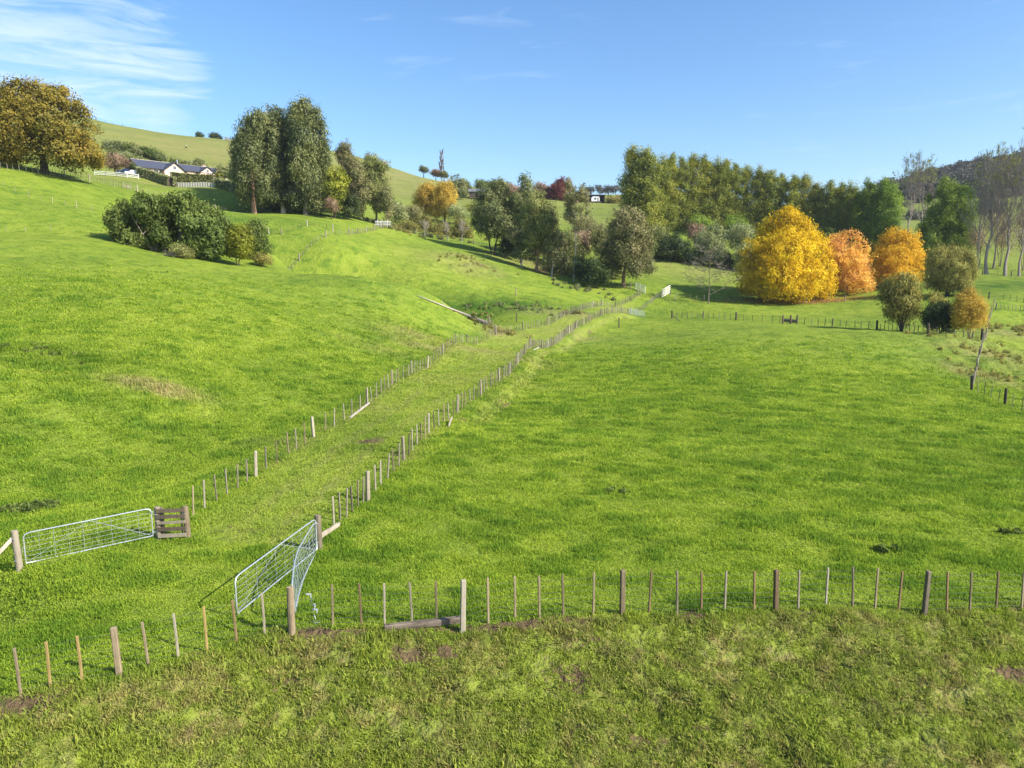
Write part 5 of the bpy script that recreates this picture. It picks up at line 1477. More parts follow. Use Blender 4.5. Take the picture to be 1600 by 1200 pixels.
# -- bare poplars and bare trees
def bare_tree(name, label, base, h, w, bark, leaf=None, seed=0, trunk_r=.35, lean=0., group=None, n1=9, up_=.75, top_leaf=True, low=.22, rmin=.018, fork=0, leaf_low=.0):
    r = random.Random(seed); root = thing(name, label, 'tree', base, 0, group)
    t = MB(); br = MB(); tips = []
    trunk = [Vector((0, 0, -.4))]
    N = 8
    for i in range(1, N + 1):
        f = i / N
        trunk.append(Vector((lean * h * f + r.uniform(-.012, .012) * h, r.uniform(-.012, .012) * h, h * f * .97)))
    t.tube(trunk, [trunk_r * (1.25 if i == 0 else 1 - .93 * (i / N) ** .8) for i in range(N + 1)], 9)

    def grow(p, d, L, rad, lev):
        pts = [p]; q = p
        for s in range(4):
            d = (d + Vector((r.uniform(-.16, .16), r.uniform(-.16, .16), .10 * up_))).normalized(); q = q + d * L / 4; pts.append(q)
        br.tube(pts, [max(rmin, rad * (1 - .2 * s)) for s in range(5)], 4 if lev < 2 else 3)
        if lev < 3:
            for c in range((5, 4, 3)[lev]):
                s = r.uniform(.25, 1); j = min(3, int(s * 4)); pp = pts[j].lerp(pts[j + 1], s * 4 - j if s < 1 else 1)
                sd = Vector((r.gauss(0, 1), r.gauss(0, 1), r.gauss(0, .5))).normalized()
                grow(pp, (d * up_ + sd * .65 + Vector((0, 0, .25 * up_))).normalized(), L * r.uniform(.4, .62), rad * .5, lev + 1)
        else:
            tips.append(q)
        if lev == 2: tips.append(q)
    for i in range(n1):
        f = low + (.93 - low) * (i + .5) / n1; j = min(N - 1, int(f * N)); p = trunk[j].lerp(trunk[j + 1], f * N - j)
        a = i * 2.4 + r.uniform(-.4, .4)
        L = w * .62 * (1 - .55 * f) * r.uniform(.8, 1.2) + h * .10
        grow(p, Vector((math.cos(a), math.sin(a), up_ * 1.5)).normalized(), L, trunk_r * .36 * (1.1 - f), 0)
    t.build('trunk', bark, root); br.build('branches', bark, root)
    if leaf and tips:
        tp = [q for q in tips if q.z > h * (.0 if leaf_low else .80) and r.random() < (leaf_low or .07)]
        if tp:
            lob = [(q.x, q.y, q.z, .35, .35, .4) for q in tp]
            V, Fc, var, C = crown_arrays(lob, .45, 3, .26, 1.4, 0, 0, .1, 0, .3, None, seed)
            link('crown', mesh_arrays('crown', V, Fc, leaf, dict(var=var)), root)
    return root


BP = 'tall bare poplars on the right'
BARK_PINK = simple('bark_pinkish', (.36, .295, .255), (.21, .165, .145), 3, .9, 0, .3, (2, 2, .4))
for i, (u, vt, w, D, lab, tr, bk) in enumerate([
        (1418, 262, 44, 236, 'tall bare pale poplar right of the long row, left one', .28, BARK_PINK), (1438, 264, 40, 238, 'tall bare pale poplar touching the left of the tall green one', .28, BARK_PINK),
        (1524, 262, 48, 190, 'slim bare poplar nearest the tall green one on the right', .3, BARK_PINK), (1537, 258, 52, 189, 'bare poplar with thick forked grey trunk at the field fence', .45, BARK_PINK),
        (1570, 256, 54, 187, 'bare poplar with straight thick trunk at the field fence', .42, BARK_PINK), (1592, 252, 50, 186, 'bare poplar with thin trunk near the right edge', .3, BARK_PINK), (1618, 246, 60, 186, 'bare poplar cut by the right edge', .35, BARK_PINK), (1552, 262, 44, 200, 'bare poplar standing behind the thick trunked pair', .28, BARK_PINK)]):
    base = onD(u if i != 3 else 1541, D); h = PD(u, vt, D)[2] - base.z
    bare_tree('bare_poplar', lab, base, h, w * D / F * 1.15, bk, L_POP, 300 + i, tr, 0.0, BP, n1=17, up_=1.15, low=.20, rmin=.021)
base = onD(1107, 153)
bare_tree('bare_tree', 'small bare pale tree in the shade left of the yellow tree', base, PD(1107, 384, 153)[2] - base.z, 7.5, BARK_G, None, 320, .15, 0, n1=14, up_=.3, low=.12, rmin=.022)
base = onD(897, 166)
bare_tree('birch_tree', 'slender white stemmed birch with sparse tan leaves in the hollow', base, PD(900, 303, 166)[2] - base.z, 5.5, BARK_P, L_GUMR, 321, .17, 0.01, n1=13, up_=.8, low=.4, rmin=.02, leaf_low=.8)
base = onD(690, 462)
bare_tree('bare_poplar', 'thin bare poplar spire on the far skyline', base, PD(690, 241, 462)[2] - base.z, 6, BARK_G, None, 322, .25, 0, BP, n1=14, up_=2.2, low=.15, rmin=.07)
for i, (u, D, vt, lab) in enumerate([(664, 200, 352, 'thin bare sapling at the scrub fence, left one'), (697, 198, 352, 'thin bare sapling at the scrub fence, middle one'), (722, 196, 350, 'thin pale bare sapling at the scrub fence near the dark gum')]):
    base = onD(u, D); bare_tree('bare_sapling', lab, base, PD(u, vt, D)[2] - base.z, 3.0, BARK_P, None, 330 + i, .09, 0, 'bare saplings at the scrub fence', n1=8, up_=.9, low=.3, rmin=.02)


# ------------------------------------------------------------------ forest on the far right hill
def far_forest():
    lob = []
    r = random.Random(5)
    for i in range(620):
        u = r.uniform(1370, 1800); D = r.uniform(440, 680)
        p = onD(u, D)
        vcrest = 296 - (u - 1400) * .20
        if r.random() < .12: continue
        s = r.uniform(4.0, 7.5)
        lob.append((p.x, p.y, p.z + s * .5, s, s, s * r.uniform(.8, 1.25)))
    V, Fc, var, C = crown_arrays(lob, 2.0, 9, 1.5, 1.3, 0, 0, .75, 0, .7, None, 5)
    o = link('far_forest', mesh_arrays('far_forest', V, Fc, L_FAR, dict(var=var)), kind='stuff')
    lob = []
    for i in range(130):
        u = r.uniform(1395, 1700); D = r.uniform(330, 500)
        if math.sin(u * .05) + math.sin(D * .06) < -.2: continue
        p = onD(u, D); s = r.uniform(2, 4)
        lob.append((p.x, p.y, p.z + s * .5, s, s, s))
    V, Fc, var, C = crown_arrays(lob, 1.5, 9, 1.0, 1.3, 0, 0, .8, 0, .7, None, 6)
    link('hillside_scrub', mesh_arrays('hillside_scrub', V, Fc, L_FAR, dict(var=var)), kind='stuff')


far_forest()

# ------------------------------------------------------------------ buildings
ROOF = simple('roof_tiles', (.075, .085, .115), (.045, .052, .075), 3, .6, 0, .3, (1, 1, 6))
ROOF_G = simple('roof_grey_iron', (.22, .23, .25), (.16, .17, .18), 3, .5, .2, .2)
STUCCO = simple('wall_pink_plaster', (.66, .52, .43), (.56, .44, .36), 2, .85, 0, .1)
TRIM = simple('trim_dark', (.06, .055, .06), (.035, .032, .035), 3, .6, 0, 0)
GLASS = simple('window_glass', (.05, .06, .075), (.03, .035, .045), 1, .08, 0, 0, spec=.6)
BROWNW = simple('weatherboard_brown', (.13, .085, .065), (.08, .052, .042), 3, .8, 0, .2, (1, 1, 8))
CREAM = simple('panel_cream', (.78, .74, .64), (.66, .62, .52), 2, .8, 0, .1)
CARW = simple('car_paint_white', (.75, .75, .76), (.7, .7, .71), 2, .25, 0, 0, spec=.5)
CARB = simple('car_paint_navy', (.03, .045, .09), (.02, .03, .06), 2, .25, .2, 0, spec=.5)
RUB = simple('rubber', (.02, .02, .02), (.012, .012, .012), 4, .8, 0, 0)


def gable_wing(root, c, ax, L, Wd, wall, ridge, eave=.5, gable_label=None):
    """wing with its ridge along unit vector ax; c = centre at floor level, relative to root"""
    ax = Vector(ax).normalized(); pr = Vector((-ax.y, ax.x, 0)); c = Vector(c)
    a, b = L / 2, Wd / 2
    def P(s, t, z): return c + ax * s + pr * t + Vector((0, 0, z))
    m = MB()
    m.poly([P(-a, -b, -3.5), P(a, -b, -3.5), P(a, b, -3.5), P(-a, b, -3.5), P(-a, -b, wall), P(a, -b, wall), P(a, b, wall), P(-a, b, wall), P(-a, 0, ridge - .06), P(a, 0, ridge - .06)],
           [(0, 1, 5, 4), (2, 3, 7, 6), (1, 2, 6, 9, 5), (3, 0, 4, 8, 7)])
    m.build('wall', STUCCO, root)
    e = eave; sl = (ridge - wall) / b; th = .14
    ze = wall - e * sl
    rf = MB()
    for sg in (-1, 1):
        q = [P(-a - e, sg * (b + e), ze), P(a + e, sg * (b + e), ze), P(a + e, 0, ridge), P(-a - e, 0, ridge)]
        rf.poly(q + [v + Vector((0, 0, th)) for v in q], [(3, 2, 1, 0), (4, 5, 6, 7), (0, 1, 5, 4), (1, 2, 6, 5), (2, 3, 7, 6), (3, 0, 4, 7)])
    r = rf.build('roof', ROOF, root)
    rc = MB().tube([P(-a - e, 0, ridge + th), P(a + e, 0, ridge + th)], .11, 6); rc.build('ridge_cap', W_PALE, r)
    bb = MB()
    for s in (-a - e - .02, a + e + .02):
        for sg in (-1, 1):
            bb.tube([P(s, sg * (b + e), ze + .02), P(s, 0, ridge + .05)], .10, 4)
    for sg in (-1, 1): bb.tube([P(-a - e, sg * (b + e + .05), ze + .04), P(a + e, sg * (b + e + .05), ze + .04)], .08, 4)
    bb.build('barge_board', TRIM, r)
    return P, pr


def gable_window(root, P, s, z, w=.8, h=1.0, side=1):
    f = MB(); q = P(s, 0, z); d = (P(s + side, 0, z) - q).normalized(); pr = Vector((-d.y, d.x, 0))
    ang = math.atan2(pr.y, pr.x)
    o = MB().box((0, 0, 0), (w + .14, .10, h + .14)).build('window', WHITE, root, q + d * .03); o.rotation_euler.z = ang
    g_ = MB().box((0, 0, 0), (w, .04, h)); gl = g_.build('pane', GLASS, o, Vector((0, -.06, 0)))
    MB().box((0, 0, 0), (.05, .03, h)).build('glazing_bar', WHITE, o, Vector((0, -.09, 0)))
    MB().box((0, 0, 0), (w * 1.3, .18, .07)).build('sill', WHITE, o, Vector((0, -.05, -h / 2 - .09)))


def homestead():
    D = 232; base = onD(225, D)
    root = thing('homestead', 'long low homestead with slate blue roofs and three pale pink gables behind a hedge', 'house', base)
    ax = Vector((math.cos(R(48)), math.sin(R(48)), 0)); fr = Vector((ax.y, -ax.x, 0))      # fr points to the paddock
    def at_px(u, v, d): return Vector(PD(u, v, d)) - base
    # ridge ends come from the photograph, each with its own distance
    r0 = at_px(206, 248, 233); z0 = r0.z
    floor = z0 - 5.6
    L1 = 12.2
    def place(s_, t_, v, ridge):
        p = r0 + ax * s_ + fr * t_; y = p.y + base.y
        return Vector((p.x, p.y, PD(800, v, y)[2] - base.z - ridge))
    c1 = place(L1 / 2, 0, 252, 5.5); P, pr = gable_wing(root, c1, ax, L1, 10.5, 2.7, 5.5)
    g1 = place(10.0, 3.2, 256.5, 4.9); Pg, _ = gable_wing(root, g1, fr, 9, 6.6, 2.4, 4.9, .45)
    gable_window(root, Pg, 4.5, 3.3, .9, 1.0)
    c2 = place(17.5, .4, 258.5, 4.7); P2, _ = gable_wing(root, c2, ax, 11, 8.5, 2.5, 4.7)
    g2 = place(21.3, 2.6, 263, 4.3); Pg2, _ = gable_wing(root, g2, fr, 8, 5.4, 2.4, 4.3, .4)
    gable_window(root, Pg2, 4.0, 3.0, .7, .8)
    c3 = place(25, .8, 262.5, 4.3); gable_wing(root, c3, ax, 6, 7.5, 2.4, 4.3)
    g3 = place(25.6, 2.6, 265, 4.1); Pg3, _ = gable_wing(root, g3, fr, 8, 5.0, 2.3, 4.1, .4)
    gable_window(root, Pg3, 4.0, 2.9, .7, .8)
    floor = c2.z
    # pergola between second and third gables
    pg = MB()
    pc0 = r0 + ax * 18.0 + fr * 8.4; pc0.z = g2.z - .2
    for i in range(7):
        q = pc0 + ax * (i * 1.3 - .5); pg.tube([q + Vector((0, 0, 2.3)) - fr * 2.6, q + Vector((0, 0, 2.3)) + fr * .6], .07, 4)
    for s in (0, 3.6, 7.2):
        q = pc0 + ax * (s - .2); pg.tube([q + Vector((0, 0, -1)), q + Vector((0, 0, 2.3))], .1, 5)
    pg.tube([pc0 - ax * .6 + Vector((0, 0, 2.2)), pc0 + ax * 7.6 + Vector((0, 0, 2.2))], .1, 4)
    pg.build('pergola', TRIM, root)
    # side windows under the long eave
    for s in (-4.2, -1.0):
        q = P(s, -5.25, 1.6)
        o = MB().box((0, 0, 0), (1.7, .12, 1.3)).build('window', WHITE, root, q); o.rotation_euler.z = R(48)
        MB().box((0, 0, 0), (1.5, .04, 1.1)).build('pane', GLASS, o, Vector((0, -.07, 0)))
    fl = MB().tube([P2(-3, 1, 3.2), P2(-3, 1, 6.0)], .18, 8); fl.tube([P2(-3, 1, 6.0), P2(-3, 1, 6.2)], .28, 8); fl.build('flue', GALV, root)
    dm = MB().box(P2(6.0, 1, 4.9), (1.1, 1.1, .9)); dm.tube([P2(6, 1, 5.2), P2(6, 1, 5.8)], .12, 6); dm.build('chimney', STUCCO, root)


homestead()


def clipped_hedge(label, pts, h, w, leaf, seed, dens=1.0):
    """hedge following pts on the ground: inner woody core and clipped leaf faces"""
    p0 = pts[0].copy(); root = thing('clipped_hedge', label, 'hedge', p0)
    r = np.random.default_rng(seed); Vs = []
    core = MB(); cp = []
    P3 = []
    for a, b in zip(pts[:-1], pts[1:]):
        L = (b - a).xy.length; n = int(L * (h * 2 + w) * 26 * dens); d = (b - a).normalized(); pr = Vector((-d.y, d.x, 0)).normalized()
        t = r.random(n) * L; s = r.uniform(-1, 1, n); side = r.random(n); zz = r.random(n) * h
        face = side < (w / (w + 2 * h))
        off = np.where(face, s * w / 2, np.sign(s) * w / 2) + r.normal(0, .05, n); z = np.where(face, h, zz) + r.normal(0, .05, n)
        x = a.x + d.x * t + pr.x * off; y = a.y + d.y * t + pr.y * off; gz = a.z + (b.z - a.z) * t / L
        P3.append(np.stack([x - p0.x, y - p0.y, gz + z - p0.z], -1))
        ang = math.atan2(d.y, d.x)
        mid = (a + b) / 2 - p0
        core.box(mid + Vector((0, 0, h * .46)), (L - .5, w * .8, h * .9), ang) if abs(b.z - a.z) < .3 else core.poly([Vector(q) + (a + d * .6 if i < 4 else b - d * .6) - p0 for i, q in enumerate([pr * w * .43, -pr * w * .43, -pr * w * .43 + Vector((0, 0, h * .95)), pr * w * .43 + Vector((0, 0, h * .95))] * 2)], [(0, 1, 2, 3), (7, 6, 5, 4), (0, 4, 5, 1), (1, 5, 6, 2), (2, 6, 7, 3), (3, 7, 4, 0)])
    Pn = np.concatenate(P3); N = len(Pn)
    a = r.normal(size=(N, 3)); a /= np.linalg.norm(a, axis=1)[:, None]; b = np.cross(a, r.normal(size=(N, 3))); b /= np.linalg.norm(b, axis=1)[:, None]
    s = r.uniform(.12, .3, N)[:, None]
    V = np.stack([Pn - a * s, Pn + b * s * .8, Pn + a * s, Pn - b * s * .8], 1).reshape(-1, 3)
    var = np.repeat(np.clip(.5 + .3 * fbm(Pn[:, 0] / 2, Pn[:, 2] + Pn[:, 1] / 2, 2, seed) + r.normal(0, .12, N), 0, 1), 4)
    link('foliage', mesh_arrays('foliage', V, np.arange(N * 4).reshape(N, 4), leaf, dict(var=var)), root)
    core.build('woody_core', BARK_D, root)


clipped_hedge('grey green clipped hedge below the first pink gable', [onD(217, 219), onD(240, 217), onD(268, 213), onD(274, 214)], 2.7, 1.8, L_SAGE, 1)
clipped_hedge('long brownish clipped hedge above the white panel fence', [onD(268, 219), onD(300, 219), onD(336, 219)], 2.9, 1.6, L_GUMB, 2)
clipped_hedge('rounded grey hedge right of the white panel fence', [onD(341, 212), onD(355, 209), onD(370, 206)], 2.5, 2.4, L_SAGE, 3)
clipped_hedge('small bright green hedge right of the third gable', [onD(338, 234), onD(347, 233)], 2.2, 1.4, L_SHRUB, 4)


def panel_fence():
    a, b = onD(270, 214), onD(337, 211); root = thing('panel_fence', 'low fence of seventeen cream white panels under the long clipped hedge', 'fence', a)
    n = 17
    for i in range(n):
        p = a.lerp(b, (i + .5) / n); q = b - a; L = q.xy.length / n; z = ground(p.x, p.y)
        o = MB().box((0, 0, .55), (L * .74, .08, 1.5)).build('panel', CREAM, root, Vector((p.x, p.y, z)) - a, bevel=.02); o.rotation_euler.z = math.atan2(q.y, q.x)
        c = a.lerp(b, i / n); z = ground(c.x, c.y)
        MB().box((0, 0, .5), (.16, .16, 1.7), math.atan2(q.y, q.x)).build('post', W_GREY, root, Vector((c.x, c.y, z)) - a)


panel_fence()


def rail_fence(label, pts, n, h, rails, mat, sp=2.6):
    p0 = pts[0]; root = thing('rail_fence', label, 'fence', p0)
    for a, b in zip(pts[:-1], pts[1:]):
        L = (b - a).xy.length; k = max(1, int(L / sp)); ang = math.atan2(b.y - a.y, b.x - a.x); sl = math.atan2(b.z - a.z, L)
        for i in range(k + 1):
            p = a.lerp(b, i / k); MB().box((0, 0, h / 2), (.14, .14, h + .3), ang).build('post', mat, root, p - p0)
        for j in range(rails):
            z = h * (j + .7) / rails
            o = MB().box((0, 0, 0), (L, .05, .16)).build('rail', mat, root, (a + b) / 2 - p0 + Vector((math.sin(ang) * .1, -math.cos(ang) * .1, z))); o.rotation_euler = (0, -sl, ang)


rail_fence('white post and rail fence left of the homestead hedge', [onD(148, 214), onD(165, 214), onD(182, 214), onD(199, 214), onD(217, 215)], 0, 1.3, 3, WHITE)


def car(label, base, rz, paint, L=4.4, Wd=1.8, Hh=1.5, name='parked_car'):
    root = thing(name, label, 'car', base, rz)
    prof = [(-L / 2, .35), (-L / 2, .85), (-L / 2 + .15, .95), (-L * .22, 1.0), (-L * .12, Hh - .05), (L * .22, Hh), (L * .40, 1.0), (L / 2 - .05, .92), (L / 2, .8), (L / 2, .35)]
    n = len(prof); vs = []
    for y, k in ((-Wd / 2, 0), (-Wd / 2 + .06, 1), (Wd / 2 - .06, 1), (Wd / 2, 0)):
        for x, z in prof:
            tz = z > 1.05
            vs.append((x * (.985 if not k else 1), (y * (.84 if tz else 1)), z))
    fs = [(i * n + j, i * n + j + 1, (i + 1) * n + j + 1, (i + 1) * n + j) for i in range(3) for j in range(n - 1)] + [tuple(range(n - 1, -1, -1)), tuple(3 * n + j for j in range(n)), (0, n, 2 * n, 3 * n, 4 * n - 1, 3 * n - 1, 2 * n - 1, n - 1)]
    body = MB().poly(vs, fs).build('body', paint, root)
    for sg in (-1, 1):
        y = sg * (Wd / 2 * .86 + .015)
        MB().poly([(-L * .11, y, 1.06), (-L * .09, y * .965, Hh - .16), (L * .19, y * .965, Hh - .12), (L * .33, y, 1.06)], [(0, 1, 2, 3)]).build('side_window', GLASS, root)
        for x in (-L * .31, L * .31):
            w = MB().tube([(x, sg * (Wd / 2 - .2), .33), (x, sg * (Wd / 2 + .01), .33)], .33, 16).build('wheel', RUB, root)
            MB().tube([(x, sg * (Wd / 2 - .02), .33), (x, sg * (Wd / 2 + .03), .33)], .19, 10).build('rim', GALV, w)
        MB().box((-L / 2 - .01, sg * Wd * .36, .72), (.06, .3, .16)).build('headlight', WHITE, root)
        MB().box((L / 2 + .01, sg * Wd * .38, .75), (.05, .26, .16)).build('tail_light', simple('tail_red', (.4, .03, .02), None, 4, .4, 0, 0) if sg < 0 and 'tail_red' not in bpy.data.materials else bpy.data.materials.get('tail_red'), root)
    MB().poly([(-L * .225, -Wd * .40, 1.02), (-L * .225, Wd * .40, 1.02), (-L * .135, Wd * .36, Hh - .12), (-L * .135, -Wd * .36, Hh - .12)], [(0, 1, 2, 3)]).build('windscreen', GLASS, root)
    return root


car('white car parked behind the white rail fence beside the homestead', onD(208, 219), R(30), CARW)
car('dark blue car parked behind the white rail fence under the leafless tree', onD(196, 220), R(20), CARB)


def shed():
    base = onD(925, 345); root = thing('open_shed', 'low black open fronted shed on the far plateau', 'shed', base)
    W_, Dp, hh = 12.0, 6.0, 3.4
    MB().box((0, Dp, hh / 2), (W_, .2, hh)).build('back_wall', TRIM, root)
    for x in (-W_ / 2, W_ / 2): MB().box((x, Dp / 2, hh / 2), (.2, Dp, hh)).build('side_wall', TRIM, root)
    MB().poly([(-W_ / 2 - .3, -.4, hh + .1), (W_ / 2 + .3, -.4, hh + .1), (W_ / 2 + .3, Dp + .3, hh - .3), (-W_ / 2 - .3, Dp + .3, hh - .3), (-W_ / 2 - .3, -.4, hh + .3), (W_ / 2 + .3, -.4, hh + .3), (W_ / 2 + .3, Dp + .3, hh - .1), (-W_ / 2 - .3, Dp + .3, hh - .1)],
              [(3, 2, 1, 0), (4, 5, 6, 7), (0, 1, 5, 4), (1, 2, 6, 5), (2, 3, 7, 6), (3, 0, 4, 7)]).build('roof', ROOF_G, root)
    for x in (-1.2, 3.4): MB().box((x, 0, hh / 2), (.18, .18, hh)).build('post', TRIM, root)
    car('dark car standing inside the left bay of the open shed', base + Vector((-3.2, 1.6, 0)), R(80), CARB)
    c = thing('caravan', 'white caravan with a round dark window parked in the open shed', 'caravan', base + Vector((1.6, .6, 0)), R(0))
    vs = []; prof = [(-1.9, .5), (-2.0, 1.6), (-1.7, 2.5), (-1.2, 2.75), (1.5, 2.75), (2.0, 2.2), (2.0, .9), (1.7, .5)]; n = len(prof)
    for y in (-1, 1.2): vs += [(x, y, z) for x, z in prof]
    MB().poly(vs, [tuple(range(n)), tuple(2 * n - 1 - j for j in range(n))] + [(j, n + j, n + (j + 1) % n, (j + 1) % n) for j in range(n)]).build('body', CARW, c)
    MB().tube([(-.1, -1.0, 1.75), (-.1, -1.06, 1.75)], .5, 16).build('window', GLASS, c)
    MB().box((1.2, -1.03, 1.45), (.6, .06, 1.7)).build('door', W_PALE, c)
    MB().tube([(0, -.9, .33), (0, -1.02, .33)], .33, 14).build('wheel', RUB, c)
    MB().tube([(1.7, .1, .5), (3.0, .1, .5)], .06, 6).build('drawbar', GALV, c)


shed()


def cottage():
    base = onD(746, 335); base.z = PD(746, 312, 335)[2]
    root = thing('cottage', 'small dark brown cottage with grey roof among trees on the far plateau', 'house', base)
    m = MB().box((0, 3, 1.6), (7.5, 6, 4.2)); m.build('wall', BROWNW, root)
    rf = MB(); L, w, z0, z1 = 4.3, 3.7, 3.5, 5.2
    for sg in (-1, 1):
        q = [Vector((-L, 3 + sg * w, z0)), Vector((L, 3 + sg * w, z0)), Vector((L, 3, z1)), Vector((-L, 3, z1))]
        rf.poly(q + [v + Vector((0, 0, .15)) for v in q], [(3, 2, 1, 0), (4, 5, 6, 7), (0, 1, 5, 4), (1, 2, 6, 5), (2, 3, 7, 6), (3, 0, 4, 7)])
    rf.build('roof', ROOF_G, root)
    for x in (-2.4, .2, 2.5):
        o = MB().box((0, 0, 0), (1.3, .12, 1.2)).build('window', W_PALE, root, Vector((x, -.03, 2.3)))
        MB().box((0, 0, 0), (1.1, .05, 1.0)).build('pane', GLASS, o, Vector((0, -.07, 0)))
    MB().box((0, -1.0, .6), (7.5, 2.0, .2)).build('deck', W_GREY, root)
    for x in (-3.6, -1.2, 1.2, 3.6): MB().box((x, -1.9, 1.9), (.14, .14, 3.0)).build('veranda_post', W_DARK, root)
    b2 = onD(964, 348); r2 = thing('hut', 'tiny brown hut with pitched roof beside the straw coloured hedge', 'hut', b2)
    MB().box((0, 1.5, 1), (3.6, 3, 2.4)).build('wall', BROWNW, r2)
    MB().poly([(-2.1, -.2, 2.1), (2.1, -.2, 2.1), (2.1, 3.2, 2.1), (-2.1, 3.2, 2.1), (0, -.2, 3.6), (0, 3.2, 3.6)], [(0, 1, 4), (3, 5, 2), (1, 2, 5, 4), (0, 4, 5, 3), (0, 3, 2, 1)]).build('roof', BARK_R, r2)
    MB().box((0, -.03, .9), (.8, .06, 1.9)).build('door', TRIM, r2)


cottage()


def cow():
    b = onD(291, 330); root = thing('cow', 'white backed cow standing alone on the green hillside above the homestead', 'cow', b, R(-62)); root.scale = (.9,) * 3
    me = bpy.data.meshes.new('body'); bm = bmesh.new()
    J = {}
    def v(k, x, y, z, r): J[k] = (bm.verts.new((x, y, z)), r)
    v('rump', -.85, 0, 1.15, .30); v('bel', -.3, 0, 1.05, .40); v('mid', .25, 0, 1.05, .40); v('sho', .75, 0, 1.12, .32); v('nk', 1.1, 0, 1.15, .20); v('hd', 1.4, 0, .95, .16); v('mz', 1.65, 0, .75, .10)
    E = [('rump', 'bel'), ('bel', 'mid'), ('mid', 'sho'), ('sho', 'nk'), ('nk', 'hd'), ('hd', 'mz')]
    for s, y in (('l', .22), ('r', -.22)):
        v('h1' + s, -.80, y, .82, .16); v('h2' + s, -.72, y, .62, .09); v('h3' + s, -.88, y, .40, .065); v('h4' + s, -.84, y, .05, .06)
        v('f1' + s, .70, y, .75, .13); v('f2' + s, .70, y, .42, .075); v('f3' + s, .70, y, .05, .06)
        E += [('rump', 'h1' + s), ('h1' + s, 'h2' + s), ('h2' + s, 'h3' + s), ('h3' + s, 'h4' + s), ('sho', 'f1' + s), ('f1' + s, 'f2' + s), ('f2' + s, 'f3' + s)]
        v('e' + s, 1.33, y * 1.05, 1.08, .04); E.append(('hd', 'e' + s))
    v('t1', -1.2, 0, 1.1, .05); v('t2', -1.25, 0, .55, .04); E += [('rump', 't1'), ('t1', 't2')]
    for a, c in E: bm.edges.new((J[a][0], J[c][0]))
    bm.verts.index_update(); idx = {k: q[0].index for k, q in J.items()}; bm.to_mesh(me); bm.free()
    o = link('body', me, root)
    sk = o.modifiers.new('skin', 'SKIN'); o.modifiers.new('sub', 'SUBSURF').render_levels = 1
    for k, i in idx.items():
        me.skin_vertices[0].data[i].radius = (J[k][1],) * 2
    me.skin_vertices[0].data[idx['rump']].use_root = True
    t = NT('cow_hide'); sx = t.new('SeparateXYZ'); t.l.new(t.new('TexCoord').outputs['Object'], sx.inputs[0])
    nz = t.noise(1.8, 2, .5); f = t.rng(t.math('ADD', sx.outputs['Z'], t.math('MULTIPLY', nz, .5)), 1.15, 1.2)
    me.materials.append(t.pbr(t.mix(f, (.03, .022, .018), (.75, .72, .66)), .8))


cow()


# ------------------------------------------------------------------ rushes, tussocks and fallen leaves
def ground_clumps(name, areas, leaf, seed, cs=.28, ls=.16, k=14, upw=1.2):
    """areas: (u, v, half width m, half depth m, count, size)"""
    r = random.Random(seed); lob = []
    for u, v, rx, ry, n, sz in areas:
        c = _pt(u, v)
        for _ in range(n):
            x, y = r.gauss(c.x, rx * .5), r.gauss(c.y, ry * .5); q = sz * r.uniform(.5, 1.3)
            lob.append((x, y, ground(x, y) + q * .3, q, q, q * .55))
    V, Fc, var, C = crown_arrays(lob, cs, k, ls, 3.0, 0, upw, .8, 0, .4, None, seed)
    link(name, mesh_arrays(name, V, Fc, leaf, dict(var=var)), kind='stuff')


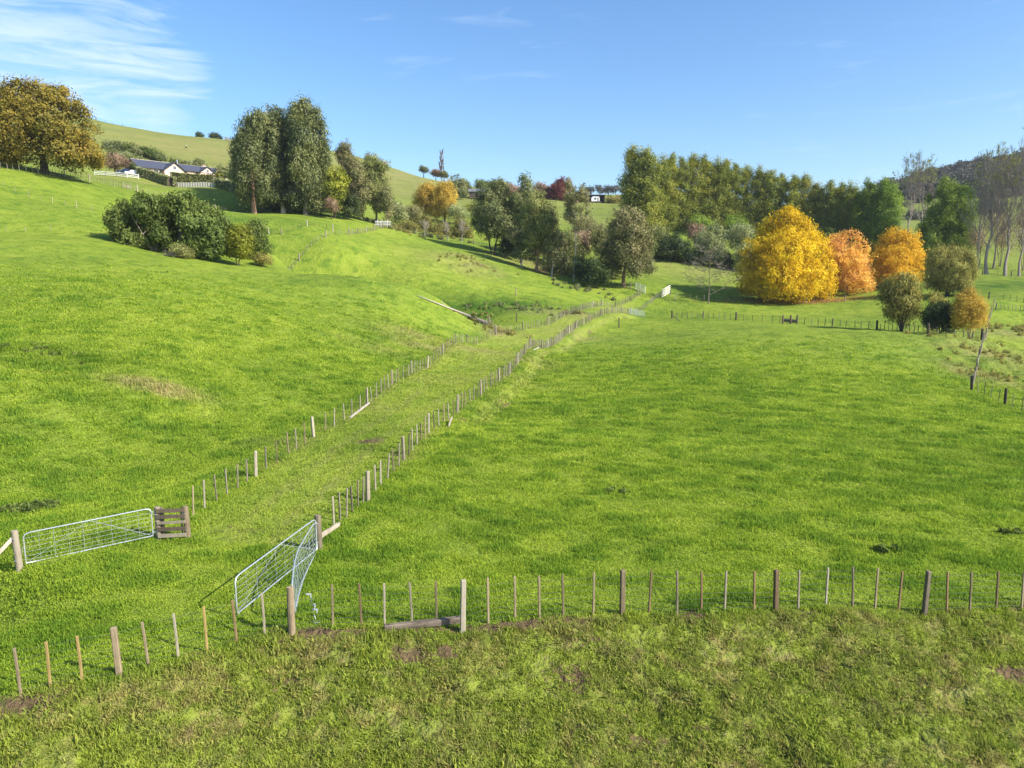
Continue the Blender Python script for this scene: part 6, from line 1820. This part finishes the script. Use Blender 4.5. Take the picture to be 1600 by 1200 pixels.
ground_clumps('rushes', [(775, 478, 12, 3, 34, .18), (840, 485, 8, 3, 14, .16), (895, 450, 9, 5, 22, .45), (650, 365, 14, 8, 22, .8), (590, 348, 6, 4, 12, .5)], L_GUM, 1)
ground_clumps('tussocks', [(1580, 560, 8, 10, 50, .22), (1560, 590, 3, 5, 20, .18), (1585, 515, 7, 6, 40, .35), (740, 500, 5, 3, 16, .25), (790, 520, 4, 2, 20, .25), (735, 412, 7, 8, 24, .13), (720, 402, 6, 6, 14, .13), (690, 365, 10, 8, 30, .5), (630, 362, 8, 6, 22, .5), (900, 490, 3, 2, 8, .3)], L_WILL, 2)
ground_clumps('docks', [(45, 797, 1.1, .5, 16, .16), (62, 790, .6, .3, 6, .14), (60, 548, 4, 1.2, 18, .14), (1395, 862, .8, .3, 3, .10), (960, 770, .8, .4, 3, .12), (1577, 835, .5, .3, 3, .12), (620, 710, .8, .6, 2, .12)], L_PINE, 3, .12, .09, 12, .2)


def fallen_leaves():
    r = np.random.default_rng(3); c = onD(1250, 157); n = 5200
    x = c.x + r.normal(0, 9, n); y = c.y + r.normal(0, 2.2, n) + .6; z = H(x, y) + .05
    P = np.stack([x, y, z], -1); a = r.normal(size=(n, 3)) * [1, 1, .25]; a /= np.linalg.norm(a, axis=1)[:, None]; b = np.cross(a, [0, 0, 1.0]) + r.normal(0, .1, (n, 3))
    s_ = r.uniform(.06, .16, n)[:, None]
    V = np.stack([P - a * s_, P + b * s_, P + a * s_, P - b * s_], 1).reshape(-1, 3)
    link('fallen_leaves', mesh_arrays('fallen_leaves', V, np.arange(n * 4).reshape(n, 4), L_ORG, dict(var=np.repeat(r.random(n) * .7, 4))), kind='stuff')


fallen_leaves()


# ------------------------------------------------------------------ air
def haze():
    t = NT('air'); v = t.new('VolumePrincipled')
    v.inputs['Color'].default_value = (.80, .88, 1.0, 1); v.inputs['Density'].default_value = HAZE
    v.inputs['Anisotropy'].default_value = .2
    t.l.new(v.outputs[0], t.out.inputs['Volume'])
    zs = [q[2] for q in (o.matrix_world.translation for o in [])]
    me = bpy.data.objects['ground'].data; co = np.empty(len(me.vertices) * 3, np.float32); me.vertices.foreach_get('co', co); co = co.reshape(-1, 3)
    lo = co.min(0) - 1; hi = co.max(0) + [1, 1, 45]
    c = (lo + hi) / 2; sz = hi - lo
    MB().box(tuple(c), tuple(sz)).build('haze', t.m, kind='stuff')


HAZE = 0.00010
haze()
